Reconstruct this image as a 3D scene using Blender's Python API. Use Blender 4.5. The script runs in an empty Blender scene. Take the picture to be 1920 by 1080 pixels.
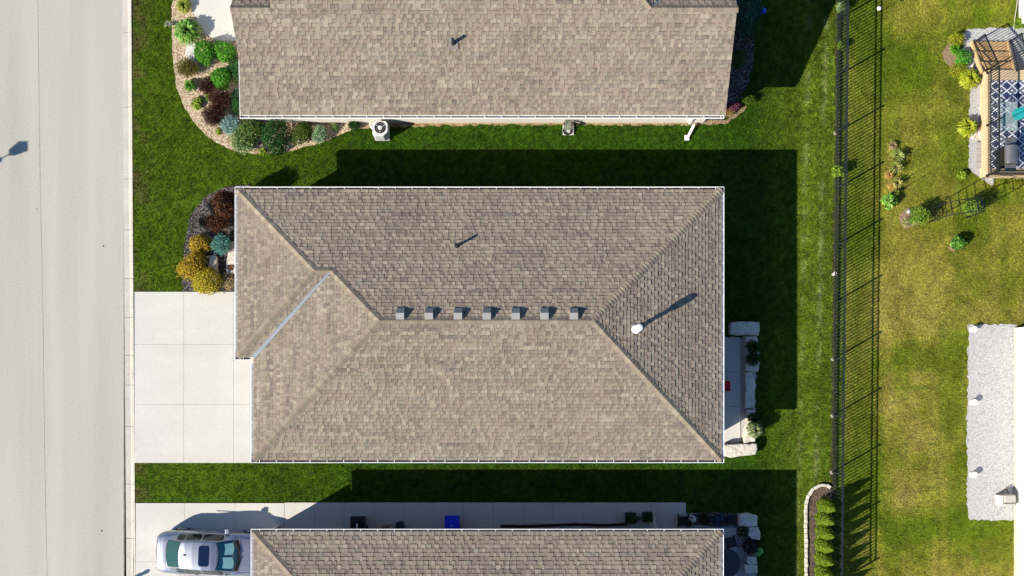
import bpy, bmesh, math, random
import numpy as np
from mathutils import Vector, Matrix

random.seed(7)
rng = np.random.default_rng(7)
SC = bpy.context.scene
COL = SC.collection
R = math.radians

# ------------------------------------------------------------------ camera
F, H, CX, CY = 1800.0, 41.4, 945.0, 720.0        # focal (px of 1920), height (m), nadir (px)
SG = F / H
cam = bpy.data.cameras.new("Camera")
cam.sensor_width = 36.0
cam.lens = F / 1920 * 36.0
cam.shift_x = (960 - CX) / 1920
cam.shift_y = (CY - 540) / 1920
cam.clip_end = 5000
co = bpy.data.objects.new("Camera", cam)
co.location = (0, 0, H)
COL.objects.link(co)
SC.camera = co

# ------------------------------------------------------------------ light
SUN_EL, SUN_AZ = R(31.9), R(29.8)                 # shadows fall to +x, turned by SUN_AZ towards +y
w = bpy.data.worlds.new("World")
SC.world = w
w.use_nodes = True
nt = w.node_tree
sky = nt.nodes.new("ShaderNodeTexSky")
sky.sky_type = 'NISHITA'
sky.sun_disc = False
sky.sun_elevation = SUN_EL
sky.sun_rotation = math.atan2(-math.cos(SUN_AZ), -math.sin(SUN_AZ))
sky.air_density = 1.0
sky.dust_density = 0.0
sky.ozone_density = 5.0
bg = nt.nodes["Background"]
bg.inputs[1].default_value = 0.085
nt.links.new(sky.outputs[0], bg.inputs[0])
sl = bpy.data.lights.new("Sun", 'SUN')
sl.energy = 5.0
sl.angle = R(0.5)
sl.color = (1.0, 0.925, 0.795)
so = bpy.data.objects.new("Sun", sl)
d = Vector((math.cos(SUN_AZ) * math.cos(SUN_EL), math.sin(SUN_AZ) * math.cos(SUN_EL), -math.sin(SUN_EL)))
so.rotation_euler = d.to_track_quat('-Z', 'Y').to_euler()
so.location = (0, 0, 60)
COL.objects.link(so)
SC.view_settings.view_transform = 'Standard'
SC.view_settings.look = 'None'
SC.view_settings.exposure = 0.90
SC.view_settings.gamma = 1.0
SC.cycles.max_bounces = 6
SC.cycles.diffuse_bounces = 3
SC.cycles.use_denoising = True

# ------------------------------------------------------------------ helpers
def P(px, py, z=0.0):
    s = F / (H - z)
    return Vector(((px - CX) / s, (CY - py) / s, z))

def P2(px, py, z=0.0):
    p = P(px, py, z)
    return (p.x, p.y)

WO = {}                                           # world origin of every object

def put(o, origin, parent=None):
    origin = Vector(origin)
    WO[o.name] = origin
    COL.objects.link(o)
    if parent is not None:
        o.parent = parent
        o.location = origin - WO[parent.name]
    else:
        o.location = origin
    return o

def tag(o, label=None, cat=None, group=None, kind=None):
    if label: o["label"] = label
    if cat: o["category"] = cat
    if group: o["group"] = group
    if kind: o["kind"] = kind
    return o

def thing(name, label, cat, origin, group=None):
    o = bpy.data.objects.new(name, None)
    o.empty_display_size = 0.2
    put(o, origin)
    return tag(o, label, cat, group)

class MB:
    def __init__(s):
        s.v, s.f, s.m, s.c = [], [], [], []
        s.mi = 0
        s.col = (1, 1, 1)
    def add(s, pts, faces):
        n = len(s.v)
        s.v += [tuple(p) for p in pts]
        for f in faces:
            s.f.append(tuple(n + i for i in f)); s.m.append(s.mi); s.c.append(s.col)
    def face(s, *pts):
        s.add(pts, [tuple(range(len(pts)))])
    def box(s, c, size, rz=0.0, taper=1.0):
        x, y, z = size[0] / 2, size[1] / 2, size[2] / 2
        M = Matrix.Rotation(rz, 3, 'Z')
        pts = []
        for (a, b, k) in ((-1,-1,-1),(1,-1,-1),(1,1,-1),(-1,1,-1),(-1,-1,1),(1,-1,1),(1,1,1),(-1,1,1)):
            t = taper if k > 0 else 1
            pts.append(Vector(c) + M @ Vector((a*x*t, b*y*t, k*z)))
        s.add(pts, [(3,2,1,0),(4,5,6,7),(0,1,5,4),(1,2,6,5),(2,3,7,6),(3,0,4,7)])
    def bar(s, A, B, wd, ht, up=(0,0,1)):
        A, B, up = Vector(A), Vector(B), Vector(up)
        d = (B - A).normalized()
        sd = d.cross(up)
        if sd.length < 1e-4: sd = d.cross(Vector((1,0,0)))
        sd.normalize(); u = sd.cross(d)
        q = [(-1,-1),(1,-1),(1,1),(-1,1)]
        pts = [A + sd*(a*wd/2) + u*(b*ht/2) for a, b in q] + [B + sd*(a*wd/2) + u*(b*ht/2) for a, b in q]
        s.add(pts, [(3,2,1,0),(4,5,6,7),(0,1,5,4),(1,2,6,5),(2,3,7,6),(3,0,4,7)])
    def tube(s, A, B, r0, r1=None, n=12, caps=True):
        A, B = Vector(A), Vector(B)
        r1 = r0 if r1 is None else r1
        d = (B - A).normalized()
        a = d.cross(Vector((0,0,1)))
        if a.length < 1e-3: a = Vector((1,0,0))
        a.normalize(); b = d.cross(a)
        pts = []
        for (C, r) in ((A, r0), (B, r1)):
            for i in range(n):
                t = 2*math.pi*i/n
                pts.append(C + a*(r*math.cos(t)) + b*(r*math.sin(t)))
        fs = [(i, (i+1) % n, n+(i+1) % n, n+i) for i in range(n)]
        if caps: fs += [tuple(range(n))[::-1], tuple(range(n, 2*n))]
        s.add(pts, fs)
    def path(s, pts, r, n=8):
        for a, b in zip(pts, pts[1:]): s.tube(a, b, r, r, n)
    def lathe(s, c, prof, n=20):
        c = Vector(c); pts = []
        for r, z in prof:
            for i in range(n):
                t = 2*math.pi*i/n
                pts.append(c + Vector((r*math.cos(t), r*math.sin(t), z)))
        fs = []
        for k in range(len(prof)-1):
            for i in range(n):
                fs.append((k*n+i, k*n+(i+1) % n, (k+1)*n+(i+1) % n, (k+1)*n+i))
        fs += [tuple(range(n))[::-1], tuple(range((len(prof)-1)*n, len(prof)*n))]
        s.add(pts, fs)
    def prism(s, poly, z0, z1):
        n = len(poly)
        pts = [(x, y, z0) for x, y in poly] + [(x, y, z1) for x, y in poly]
        s.add(pts, [tuple(range(n))[::-1], tuple(range(n, 2*n))] + [(i, (i+1) % n, n+(i+1) % n, n+i) for i in range(n)])
    def build(s, name, mats, parent=None, origin=None, smooth=False, bevel=0.0, colors=False, recalc=True):
        mats = mats if isinstance(mats, (list, tuple)) else [mats]
        if origin is None:
            a = np.array(s.v)
            origin = ((a[:,0].min()+a[:,0].max())/2, (a[:,1].min()+a[:,1].max())/2, a[:,2].min())
        O = Vector(origin)
        me = bpy.data.meshes.new(name)
        me.from_pydata([(x-O.x, y-O.y, z-O.z) for x, y, z in s.v], [], s.f)
        for m in mats: me.materials.append(m)
        me.polygons.foreach_set("material_index", s.m)
        if colors:
            at = me.color_attributes.new("Col", 'FLOAT_COLOR', 'CORNER')
            buf = []
            for f, c in zip(s.f, s.c): buf += [c[0], c[1], c[2], 1.0] * len(f)
            at.data.foreach_set("color", buf)
        if recalc:
            bm = bmesh.new(); bm.from_mesh(me)
            bmesh.ops.recalc_face_normals(bm, faces=bm.faces)
            bm.to_mesh(me); bm.free()
        if smooth: me.polygons.foreach_set("use_smooth", [True]*len(me.polygons))
        me.update()
        o = bpy.data.objects.new(name, me)
        put(o, O, parent)
        if bevel:
            b = o.modifiers.new("bevel", 'BEVEL'); b.width = bevel; b.segments = 2; b.limit_method = 'ANGLE'
        return o

# ------------------------------------------------------------------ materials
MATS = {}
def nodes_of(name):
    m = bpy.data.materials.new(name); m.use_nodes = True
    n = m.node_tree
    return m, n, n.nodes["Principled BSDF"]

def mat(name, col, rough=0.7, metal=0.0, var=0.12, scale=4.0, bump=0.0, bscale=60.0, var2=0.0, scale2=0.5, coat=0.0, spec=0.3, stretch=None):
    if name in MATS: return MATS[name]
    m, n, b = nodes_of(name)
    g = n.nodes.new("ShaderNodeNewGeometry")
    N1 = n.nodes.new("ShaderNodeTexNoise"); N1.inputs["Scale"].default_value = scale; N1.inputs["Detail"].default_value = 6
    n.links.new(g.outputs["Position"], N1.inputs["Vector"])
    mr = n.nodes.new("ShaderNodeMapRange"); mr.inputs[1].default_value = 0.25; mr.inputs[2].default_value = 0.75
    mr.inputs[3].default_value = 1 - var; mr.inputs[4].default_value = 1 + var
    n.links.new(N1.outputs["Fac"], mr.inputs[0])
    fac = mr.outputs[0]
    if var2:
        N2 = n.nodes.new("ShaderNodeTexNoise"); N2.inputs["Scale"].default_value = scale2; N2.inputs["Detail"].default_value = 4
        if stretch:
            sv = n.nodes.new("ShaderNodeVectorMath"); sv.operation = 'MULTIPLY'; sv.inputs[1].default_value = stretch
            n.links.new(g.outputs["Position"], sv.inputs[0]); n.links.new(sv.outputs[0], N2.inputs["Vector"])
        else: n.links.new(g.outputs["Position"], N2.inputs["Vector"])
        m2 = n.nodes.new("ShaderNodeMapRange"); m2.inputs[1].default_value = 0.3; m2.inputs[2].default_value = 0.7
        m2.inputs[3].default_value = 1 - var2; m2.inputs[4].default_value = 1 + var2
        n.links.new(N2.outputs["Fac"], m2.inputs[0])
        mu = n.nodes.new("ShaderNodeMath"); mu.operation = 'MULTIPLY'
        n.links.new(fac, mu.inputs[0]); n.links.new(m2.outputs[0], mu.inputs[1]); fac = mu.outputs[0]
    vm = n.nodes.new("ShaderNodeVectorMath"); vm.operation = 'SCALE'
    vm.inputs[0].default_value = col
    n.links.new(fac, vm.inputs["Scale"])
    n.links.new(vm.outputs[0], b.inputs["Base Color"])
    b.inputs["Roughness"].default_value = rough
    b.inputs["Metallic"].default_value = metal
    b.inputs["Specular IOR Level"].default_value = spec
    if coat: b.inputs["Coat Weight"].default_value = coat; b.inputs["Coat Roughness"].default_value = 0.05
    if bump:
        N3 = n.nodes.new("ShaderNodeTexNoise"); N3.inputs["Scale"].default_value = bscale; N3.inputs["Detail"].default_value = 4
        n.links.new(g.outputs["Position"], N3.inputs["Vector"])
        bp = n.nodes.new("ShaderNodeBump"); bp.inputs["Strength"].default_value = 1.0; bp.inputs["Distance"].default_value = bump
        n.links.new(N3.outputs["Fac"], bp.inputs["Height"]); n.links.new(bp.outputs[0], b.inputs["Normal"])
    MATS[name] = m
    return m

def colmat(name, rough=0.85, var=0.15, scale=30.0, trans=0.0, bump=0.0, spec=0.12, broad=0.0):
    """colour from the mesh's own attribute (shingle, leaf), broken up by noise"""
    if name in MATS: return MATS[name]
    m, n, b = nodes_of(name)
    at = n.nodes.new("ShaderNodeAttribute"); at.attribute_name = "Col"
    g = n.nodes.new("ShaderNodeNewGeometry")
    N1 = n.nodes.new("ShaderNodeTexNoise"); N1.inputs["Scale"].default_value = scale; N1.inputs["Detail"].default_value = 3
    n.links.new(g.outputs["Position"], N1.inputs["Vector"])
    mr = n.nodes.new("ShaderNodeMapRange"); mr.inputs[1].default_value = 0.25; mr.inputs[2].default_value = 0.75
    mr.inputs[3].default_value = 1 - var; mr.inputs[4].default_value = 1 + var
    n.links.new(N1.outputs["Fac"], mr.inputs[0])
    fac = mr.outputs[0]
    if broad:
        N2 = n.nodes.new("ShaderNodeTexNoise"); N2.inputs["Scale"].default_value = 0.55; N2.inputs["Detail"].default_value = 5
        n.links.new(g.outputs["Position"], N2.inputs["Vector"])
        m2 = n.nodes.new("ShaderNodeMapRange"); m2.inputs[1].default_value = 0.3; m2.inputs[2].default_value = 0.7
        m2.inputs[3].default_value = 1 - broad; m2.inputs[4].default_value = 1 + broad
        n.links.new(N2.outputs["Fac"], m2.inputs[0])
        mu = n.nodes.new("ShaderNodeMath"); mu.operation = 'MULTIPLY'
        n.links.new(fac, mu.inputs[0]); n.links.new(m2.outputs[0], mu.inputs[1]); fac = mu.outputs[0]
    vm = n.nodes.new("ShaderNodeVectorMath"); vm.operation = 'SCALE'
    n.links.new(at.outputs["Color"], vm.inputs[0]); n.links.new(fac, vm.inputs["Scale"])
    n.links.new(vm.outputs[0], b.inputs["Base Color"])
    b.inputs["Roughness"].default_value = rough
    b.inputs["Specular IOR Level"].default_value = spec
    if trans:
        t = n.nodes.new("ShaderNodeBsdfTranslucent"); mx = n.nodes.new("ShaderNodeMixShader")
        mx.inputs[0].default_value = trans
        n.links.new(vm.outputs[0], t.inputs["Color"])
        out = n.nodes["Material Output"]
        n.links.new(b.outputs[0], mx.inputs[1]); n.links.new(t.outputs[0], mx.inputs[2]); n.links.new(mx.outputs[0], out.inputs["Surface"])
    MATS[name] = m
    return m

def cellmat(name, cols, scale=25.0, bump=0.02, rough=0.95):
    """loose chips or stones: one colour per voronoi cell"""
    if name in MATS: return MATS[name]
    m, n, b = nodes_of(name)
    g = n.nodes.new("ShaderNodeNewGeometry")
    V = n.nodes.new("ShaderNodeTexVoronoi"); V.inputs["Scale"].default_value = scale
    nz = n.nodes.new("ShaderNodeTexNoise"); nz.inputs["Scale"].default_value = scale*0.6
    ad = n.nodes.new("ShaderNodeMixRGB"); ad.inputs[0].default_value = 0.08
    n.links.new(g.outputs["Position"], ad.inputs[1]); n.links.new(nz.outputs["Color"], ad.inputs[2])
    n.links.new(g.outputs["Position"], nz.inputs["Vector"])
    n.links.new(ad.outputs[0], V.inputs["Vector"])
    sp = n.nodes.new("ShaderNodeSeparateColor"); n.links.new(V.outputs["Color"], sp.inputs[0])
    cr = n.nodes.new("ShaderNodeValToRGB"); cr.color_ramp.interpolation = 'LINEAR'
    e = cr.color_ramp.elements
    while len(e) < len(cols): e.new(0.5)
    for i, c in enumerate(cols):
        e[i].position = i/(len(cols)-1); e[i].color = (*c, 1)
    n.links.new(sp.outputs[0], cr.inputs[0])
    n.links.new(cr.outputs[0], b.inputs["Base Color"])
    b.inputs["Roughness"].default_value = rough; b.inputs["Specular IOR Level"].default_value = 0.15
    bp = n.nodes.new("ShaderNodeBump"); bp.inputs["Strength"].default_value = 1.0; bp.inputs["Distance"].default_value = bump
    n.links.new(sp.outputs[1], bp.inputs["Height"]); n.links.new(bp.outputs[0], b.inputs["Normal"])
    MATS[name] = m
    return m

M_SHINGLE = colmat("asphalt_shingle", 0.95, 0.12, 60.0, broad=0.06)
M_DECKB = mat("roof_underlay", (0.05, 0.045, 0.04), 0.95)
M_LEAF = colmat("foliage", 0.55, 0.15, 25.0, trans=0.25)
M_GRASSBLADE = colmat("grass_blade", 0.95, 0.1, 10.0, trans=0.25, spec=0.03)
M_WHITE = mat("white_aluminium", (0.80, 0.80, 0.79), 0.35, 0.0, 0.04)
M_SIDING = mat("white_siding", (0.60, 0.57, 0.52), 0.6, 0.0, 0.05)
M_BRICK = mat("brown_brick", (0.20, 0.14, 0.11), 0.9, 0.0, 0.25, 14)
M_FOUND = mat("beige_foundation", (0.55, 0.46, 0.34), 0.85, 0.0, 0.15, 6)
M_CONC = mat("pale_concrete", (0.492, 0.479, 0.440), 0.85, 0.0, 0.05, 9, 0.002, 120, 0.05, 1.0, stretch=(0.3, 1, 1))
M_CURB = mat("curb_concrete", (0.42, 0.39, 0.34), 0.9, 0.0, 0.10, 12, 0.003, 90, 0.08, 1.2)
M_ROAD = mat("worn_asphalt", (0.378, 0.361, 0.319), 0.92, 0.0, 0.17, 20, 0.006, 70, 0.085, 0.9, stretch=(1, 0.06, 1))
M_DARK = mat("black_metal", (0.012, 0.012, 0.014), 0.4, 0.0, 0.1, spec=0.4)
M_STONE = mat("pale_limestone", (0.52, 0.48, 0.41), 0.9, 0.0, 0.22, 5, 0.02, 14)
M_STEEL = mat("galvanised_steel", (0.20, 0.22, 0.25), 0.55, 0.2, 0.08, 8)
M_BARK = mat("bark", (0.07, 0.05, 0.035), 0.95, 0, 0.3, 20, 0.01, 40)
M_MULCHTAN = cellmat("tan_wood_mulch", [(0.16, 0.10, 0.06), (0.36, 0.26, 0.16), (0.50, 0.40, 0.27), (0.62, 0.53, 0.40)], 26, 0.03)
M_MULCHDK = cellmat("dark_mulch", [(0.012, 0.010, 0.010), (0.035, 0.029, 0.028), (0.08, 0.068, 0.066), (0.20, 0.18, 0.17)], 26, 0.03)
M_SOIL = cellmat("brown_soil", [(0.045, 0.03, 0.022), (0.10, 0.07, 0.05), (0.17, 0.125, 0.09)], 22, 0.03)
M_GRAVEL = cellmat("white_gravel", [(0.20, 0.20, 0.20), (0.35, 0.35, 0.35), (0.40, 0.40, 0.395), (0.44, 0.44, 0.43), (0.48, 0.475, 0.47)], 42, 0.009)
M_WOOD = mat("tan_deck_wood", (0.38, 0.245, 0.115), 0.7, 0, 0.2, 3, 0.003, 40)
M_WOODPALE = mat("pale_deck_wood", (0.50, 0.375, 0.225), 0.75, 0, 0.12, 3)

# ------------------------------------------------------------------ noise field used for the turf
def vnoise(x, y, scale, seed):
    r = np.random.default_rng(seed)
    G = r.random((256, 256))
    u, v = x / scale + 97.3, y / scale + 61.7
    i, j = np.floor(u).astype(int), np.floor(v).astype(int)
    a, b = u - i, v - j
    a, b = a*a*(3-2*a), b*b*(3-2*b)
    g = lambda p, q: G[p % 256, q % 256]
    return (g(i, j)*(1-a)*(1-b) + g(i+1, j)*a*(1-b) + g(i, j+1)*(1-a)*b + g(i+1, j+1)*a*b)

def fbm(x, y, scale, seed, octv=4):
    s, a, t = 0, 1.0, 0
    for k in range(octv):
        s = s + a*vnoise(x, y, scale/2**k, seed+k); t += a; a *= 0.55
    return s/t

def in_poly(x, y, poly):
    c = np.zeros(x.shape, bool)
    n = len(poly)
    for i in range(n):
        x0, y0 = poly[i]; x1, y1 = poly[i-1]
        if y0 == y1: continue
        c ^= ((y0 > y) != (y1 > y)) & (x < (x1-x0)*(y-y0)/(y1-y0) + x0)
    return c

def fence_px(y): return 1569.8 - 0.0105*y
def turf_colour(X, Y):
    """albedo of the turf at ground points: deep green by the street, straw-green behind the fence"""
    px, py = CX + X*SG, CY - Y*SG
    n1 = fbm(X, Y, 3.0, 11); n2 = fbm(X, Y, 0.55, 21, 3); n3 = fbm(X, Y, 7.0, 31, 3)
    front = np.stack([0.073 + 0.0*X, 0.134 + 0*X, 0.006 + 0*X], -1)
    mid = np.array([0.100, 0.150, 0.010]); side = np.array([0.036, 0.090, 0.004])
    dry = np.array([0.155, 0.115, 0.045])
    backg = np.array([0.125, 0.175, 0.010]); backy = np.array([0.28, 0.262, 0.038]); backs = np.array([0.37, 0.30, 0.085])
    def L(a, b, t): return a + (b - a) * np.clip(t, 0, 1)[..., None]
    c = front * (0.75 + 0.5*n1)[..., None]
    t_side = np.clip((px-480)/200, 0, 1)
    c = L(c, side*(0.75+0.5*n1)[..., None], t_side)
    # by the street the turf is browner
    c = L(c, dry*0.75, np.clip(1-(px-250)/45, 0, 1)*np.clip((n2-0.42)*3.2, 0, 1)*0.8)
    t_mid = np.clip((px-1410)/90, 0, 1)
    stripes = 0.5+0.5*np.sin((px-1500)/9.5)
    c = L(c, mid*(0.72+0.5*n1)[..., None]*(0.9+0.22*stripes)[..., None], t_mid)
    # dry wheel lines along the swale
    fx = px - (1543 - 0.035*(py-300)/1.6)
    line = np.exp(-(fx/5.0)**2) + 0.7*np.exp(-((fx+32)/5.0)**2)
    c = L(c, np.array([0.30, 0.32, 0.12]), line*np.clip((n2-0.46)*4.0, 0, 1)*t_mid*0.5)
    # back lawn
    t_b = (px > fence_px(py)+20).astype(float)
    south = np.clip((py-430)/250, 0, 1)
    pat = fbm(X, Y, 2.6, 51, 4)*0.62 + n3*0.38
    bands = vnoise(X*0+3.1, Y, 0.9, 71)*0.5 + 0.5*vnoise(X, Y*0+1.7, 1.6, 72)
    pat = pat + 0.22*(bands-0.5)*south
    straw = np.exp(-((px-1712)/58)**4)*np.clip((py-560)/90, 0, 1)*np.clip((1010-py)/140, 0, 1) + 0.7*np.exp(-((px-1700)/60)**2-((py-520)/60)**2)
    pat = (pat-0.5)*1.25 + 0.5 + 0.11*straw - 0.02 + 0.07*np.exp(-((px-1690)/50)**2) + 0.14*(vnoise(X, Y*0.12, 0.38, 77)-0.5)
    t_y = np.clip((pat-0.50)*3.6 + 0.48 - 0.10*south, 0, 1)
    # greener strip beside the gravel pad, and under the fence
    grn = np.exp(-((px-1782)/30)**2)*np.clip((py-560)/80, 0, 1)*np.clip((930-py)/120, 0, 1)
    t_y = t_y*(1-0.75*grn)
    b = L(backg*np.ones_like(c), backy, t_y)
    b = L(b, backs, np.clip((pat-0.55)*4, 0, 1)*south*0.7*(1-grn))
    seam = np.zeros_like(px)
    for sy_ in (657, 727, 832, 915, 985): seam = np.maximum(seam, np.exp(-((py-sy_)/3.0)**2)*(px < 1765))
    for sx_ in (1700, 1762): seam = np.maximum(seam, 0.7*np.exp(-((px-sx_)/3.0)**2)*(py > 600))
    b = L(b, backg*0.8, seam*np.clip((n2-0.35)*3, 0, 1)*0.7)
    b = b*(0.82+0.36*n2)[..., None]
    c = c*(1-t_b)[..., None] + b*t_b[..., None]
    t_f = np.clip(1-np.abs(px-(fence_px(py)+45))/40, 0, 1)
    c = L(c, np.array([0.115, 0.165, 0.012])*(0.8+0.4*n1)[..., None], t_f*0.8)
    # fine clump tones over all the turf, weaker on the back lawn
    n4 = fbm(X, Y, 0.12, 91, 2)
    am = 1.30 - 0.65*t_b
    return c*((0.80+0.40*n2)*(1.0 + am*(n4-0.5)))[..., None]

# ------------------------------------------------------------------ ground, road, paving
def poly_px(pts, z=0.0): return [P2(x, y, z) for x, y in pts]

def structure(name, mb, m, **k):
    o = mb.build(name, m, **k); return tag(o, kind="structure")

mb = MB(); mb.face((-1500, -1500, -0.22), (1500, -1500, -0.22), (1500, 1500, -0.22), (-1500, 1500, -0.22))
structure("ground", mb, mat("far_turf", (0.06, 0.09, 0.02), 0.95, 0, 0.3, 0.4, var2=0.3, scale2=0.05), origin=(0, 0, -0.22))

XR = P(231, 0).x                                  # street edge
mb = MB()
mb.face((XR-9.5, -140, -0.10), (XR, -140, -0.10), (XR, 140, -0.10), (XR-9.5, 140, -0.10))
structure("road", mb, M_ROAD, origin=(XR-4.7, 0, -0.10))
# crack-sealed seam down the road
mb = MB()
ys = np.linspace(-16, 22, 120)
for i in range(len(ys)-1):
    def sx(y):
        pyy = CY - y*SG
        return P(68 + 14*min(max(pyy/850, -0.2), 1.3) + 0.5*math.sin(y*0.5), 0).x + 0.005*math.sin(y*7.1)
    wd = 0.004 + 0.008*abs(math.sin(ys[i]*0.8)) + (0.004 if random.random() < 0.3 else 0)
    a, b = ys[i], ys[i+1]
    mb.face((sx(a)-wd, a, -0.096), (sx(a)+wd, a, -0.096), (sx(b)+wd, b, -0.096), (sx(b)-wd, b, -0.096))
structure("road_seam", mb, mat("seam_tar", (0.28, 0.275, 0.255), 0.95, 0, 0.3, 8), recalc=False)

# curb: gutter pan and rolled lip, cast in lengths
JO = [-330, -190, -60, 60, 200, 335, 430, 522, 595, 666, 722, 800, 908, 1010, 1105, 1230, 1400]
mb = MB()
def curb_shift(py): return 0.0072*(py-470)
for a, b in zip(JO, JO[1:]):
    ya, yb = P(0, a+0.35).y, P(0, b-0.35).y
    prof = [(231, -0.085), (242.0, -0.075), (244.2, -0.02), (249.5, 0.012), (250.5, -0.12), (231, -0.12)]
    pa = [(P(x+curb_shift(a), 0).x, ya, z) for x, z in prof]; pb = [(P(x+curb_shift(b), 0).x, yb, z) for x, z in prof]
    n = len(prof)
    mb.add(pa+pb, [(i, (i+1) % n, n+(i+1) % n, n+i) for i in range(n)] + [tuple(range(n)), tuple(range(n, 2*n))[::-1]])
structure("curb", mb, M_CURB)
mb = MB(); mb.box((P(231.3, 0).x, 2, -0.094), (0.045, 60, 0.010)); structure("curb_joint", mb, mat("joint_tar", (0.14, 0.125, 0.11), 0.95, 0, 0.5, 3))

def panels(mb, xs, ys, z0, z1, gap=0.3, skip=()):
    for i in range(len(xs)-1):
        for j in range(len(ys)-1):
            if (i, j) in skip: continue
            a = P(xs[i]+gap, ys[j]+gap); b = P(xs[i+1]-gap, ys[j+1]-gap)
            mb.prism([(a.x, b.y), (b.x, b.y), (b.x, a.y), (a.x, a.y)], z0, z1)

mb = MB(); panels(mb, [252.6, 345, 438, 530], [547, 646, 758, 868], -0.1, 0.03, 0.13)
structure("driveway", mb, M_CONC, bevel=0.006)
mb = MB(); panels(mb, [254.6, 347, 441, 533], [943, 1053, 1160], -0.1, 0.03, 0.13)
xs = [533.4, 590, 645.5, 701.5, 757.5, 813.5, 869.5, 925.5, 981.5, 1037.5, 1093.5, 1158, 1286]
panels(mb, xs, [942, 1003], -0.1, 0.03, 0.17)
structure("driveway", mb, M_CONC, bevel=0.006)
mb = MB()
dw = [(355, -60), (356, 0), (362, 22), (374, 48), (388, 65), (400, 73), (415, 77), (470, 77), (500, 60), (500, -60)]
mb.prism(poly_px(dw)[::-1], -0.1, 0.034)
structure("driveway", mb, M_CONC)

BED1 = [(324, -40), (322, 60), (324, 110), (330, 160), (343, 196), (363, 227), (388, 255), (415, 273), (445, 284), (480, 288), (515, 287),
        (550, 282), (590, 271), (620, 261), (645, 250), (668, 241), (720, 239), (720, 215), (500, 190), (500, -40)]
BED2 = [(470, 346), (430, 349), (410, 355), (388, 368), (366, 390), (354, 414), (347, 450), (343, 495), (342.5, 546), (470, 546)]
BED3 = [(1510, 1160), (1510, 945), (1515, 928), (1525, 915), (1537, 909), (1549, 909), (1558, 916), (1560, 930), (1558, 1160)]
BED4 = [(1330, -60), (1420, -60), (1418, 40), (1412, 120), (1402, 160), (1385, 190), (1372, 206), (1355, 226), (1330, 226)]
MUL5 = [(1779, 82), (1790, 80), (1800, 100), (1803, 130), (1795, 137), (1783, 128), (1770, 112), (1766, 98)]
MUL6 = [(1690, 398), (1700, 390), (1716, 392), (1726, 405), (1718, 420), (1700, 430), (1690, 420), (1686, 408)]
GR1 = [(1815, 612), (1822, 608), (1905, 609), (1905, 976), (1815, 975), (1812, 940), (1814, 860), (1812, 780), (1815, 700)]
GR2 = [(1806, 66), (1816, 54), (1930, 51), (1930, 150), (1860, 350), (1818, 318), (1816, 290), (1819, 255), (1818, 215), (1820, 165), (1812, 130), (1806, 100)]
SOILF = [(fence_px(-60)-3, -60), (fence_px(-60)+8, -60), (fence_px(930)+8, 930), (fence_px(930)-3, 930)]
PATIO2 = [(1330, 603), (1420, 603), (1421, 632), (1418, 700), (1412, 770), (1416, 832), (1330, 835)]
PATIO3 = [(1262, 962), (1384, 964), (1418, 985), (1421, 1160), (1262, 1160)]

def rough_edge(pts, step=0.12, amp=0.035, seed=1):
    r = random.Random(seed); w_ = [Vector(P2(x, y)) for x, y in pts]; out = []
    for i, a in enumerate(w_):
        b = w_[(i+1) % len(w_)]; n = max(1, int((b-a).length/step))
        for k in range(n):
            p = a.lerp(b, k/n); out.append((p.x + r.uniform(-amp, amp), p.y + r.uniform(-amp, amp)))
    return out

def bed(name, pts, m, z=0.03, seed=1, amp=0.035):
    mb = MB(); mb.prism(rough_edge(pts, seed=seed, amp=amp), -0.06, z); return structure(name, mb, m)
bed("mulch_bed", BED1, M_MULCHTAN, seed=2)
bed("mulch_bed", BED2, M_MULCHDK, seed=3)
bed("soil_bed", BED3, M_SOIL, seed=4, amp=0.02)
bed("mulch_bed", BED4, M_MULCHDK, seed=5)
bed("mulch_patch", MUL5, mat("bark_fines", (0.24, 0.17, 0.10), 0.95, 0, 0.5, 14, 0.03, 30), seed=6, z=0.02)
bed("mulch_patch", MUL6, mat("bark_fines", (0.2, 0.14, 0.08)), seed=7, z=0.02)
bed("gravel_pad", GR1, M_GRAVEL, seed=8, z=0.02, amp=0.06)
bed("gravel_strip", GR2, M_GRAVEL, seed=9, z=0.02, amp=0.05)
bed("soil_strip", SOILF, cellmat("dark_soil", [(0.02, 0.022, 0.008), (0.045, 0.045, 0.016), (0.08, 0.07, 0.03)], 22, 0.03), seed=10, z=0.012, amp=0.05)  # soil along the fence, in darker and greener tones than the other bed
bed("gravel_bed", [(1330, 632), (1420, 632), (1414, 832), (1330, 832)], M_GRAVEL, seed=11, z=0.015)
bed("gravel_bed", PATIO3, mat("blue_grey_gravel", (0.30, 0.30, 0.31), 0.9, 0, 0.35, 20, 0.02, 40), seed=12, z=0.015)
bed("dirt_strip", [(650, 224), (1362, 224), (1400, 196), (1398, 205), (1375, 222), (1361, 233), (1290, 235), (1050, 234), (850, 235), (650, 241)],
    cellmat("dry_dirt", [(0.10, 0.065, 0.035), (0.26, 0.18, 0.10), (0.36, 0.27, 0.16)], 20, 0.02), seed=13, z=0.014, amp=0.05)
mb = MB(); panels(mb, [1330, 1388], [632, 697, 762, 829], -0.1, 0.05, 0.3); structure("patio", mb, M_CONC, bevel=0.005)
mb = MB(); panels(mb, [1330, 1381], [989, 1085, 1160], -0.1, 0.05, 0.3); structure("patio", mb, M_CONC, bevel=0.005)

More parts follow.
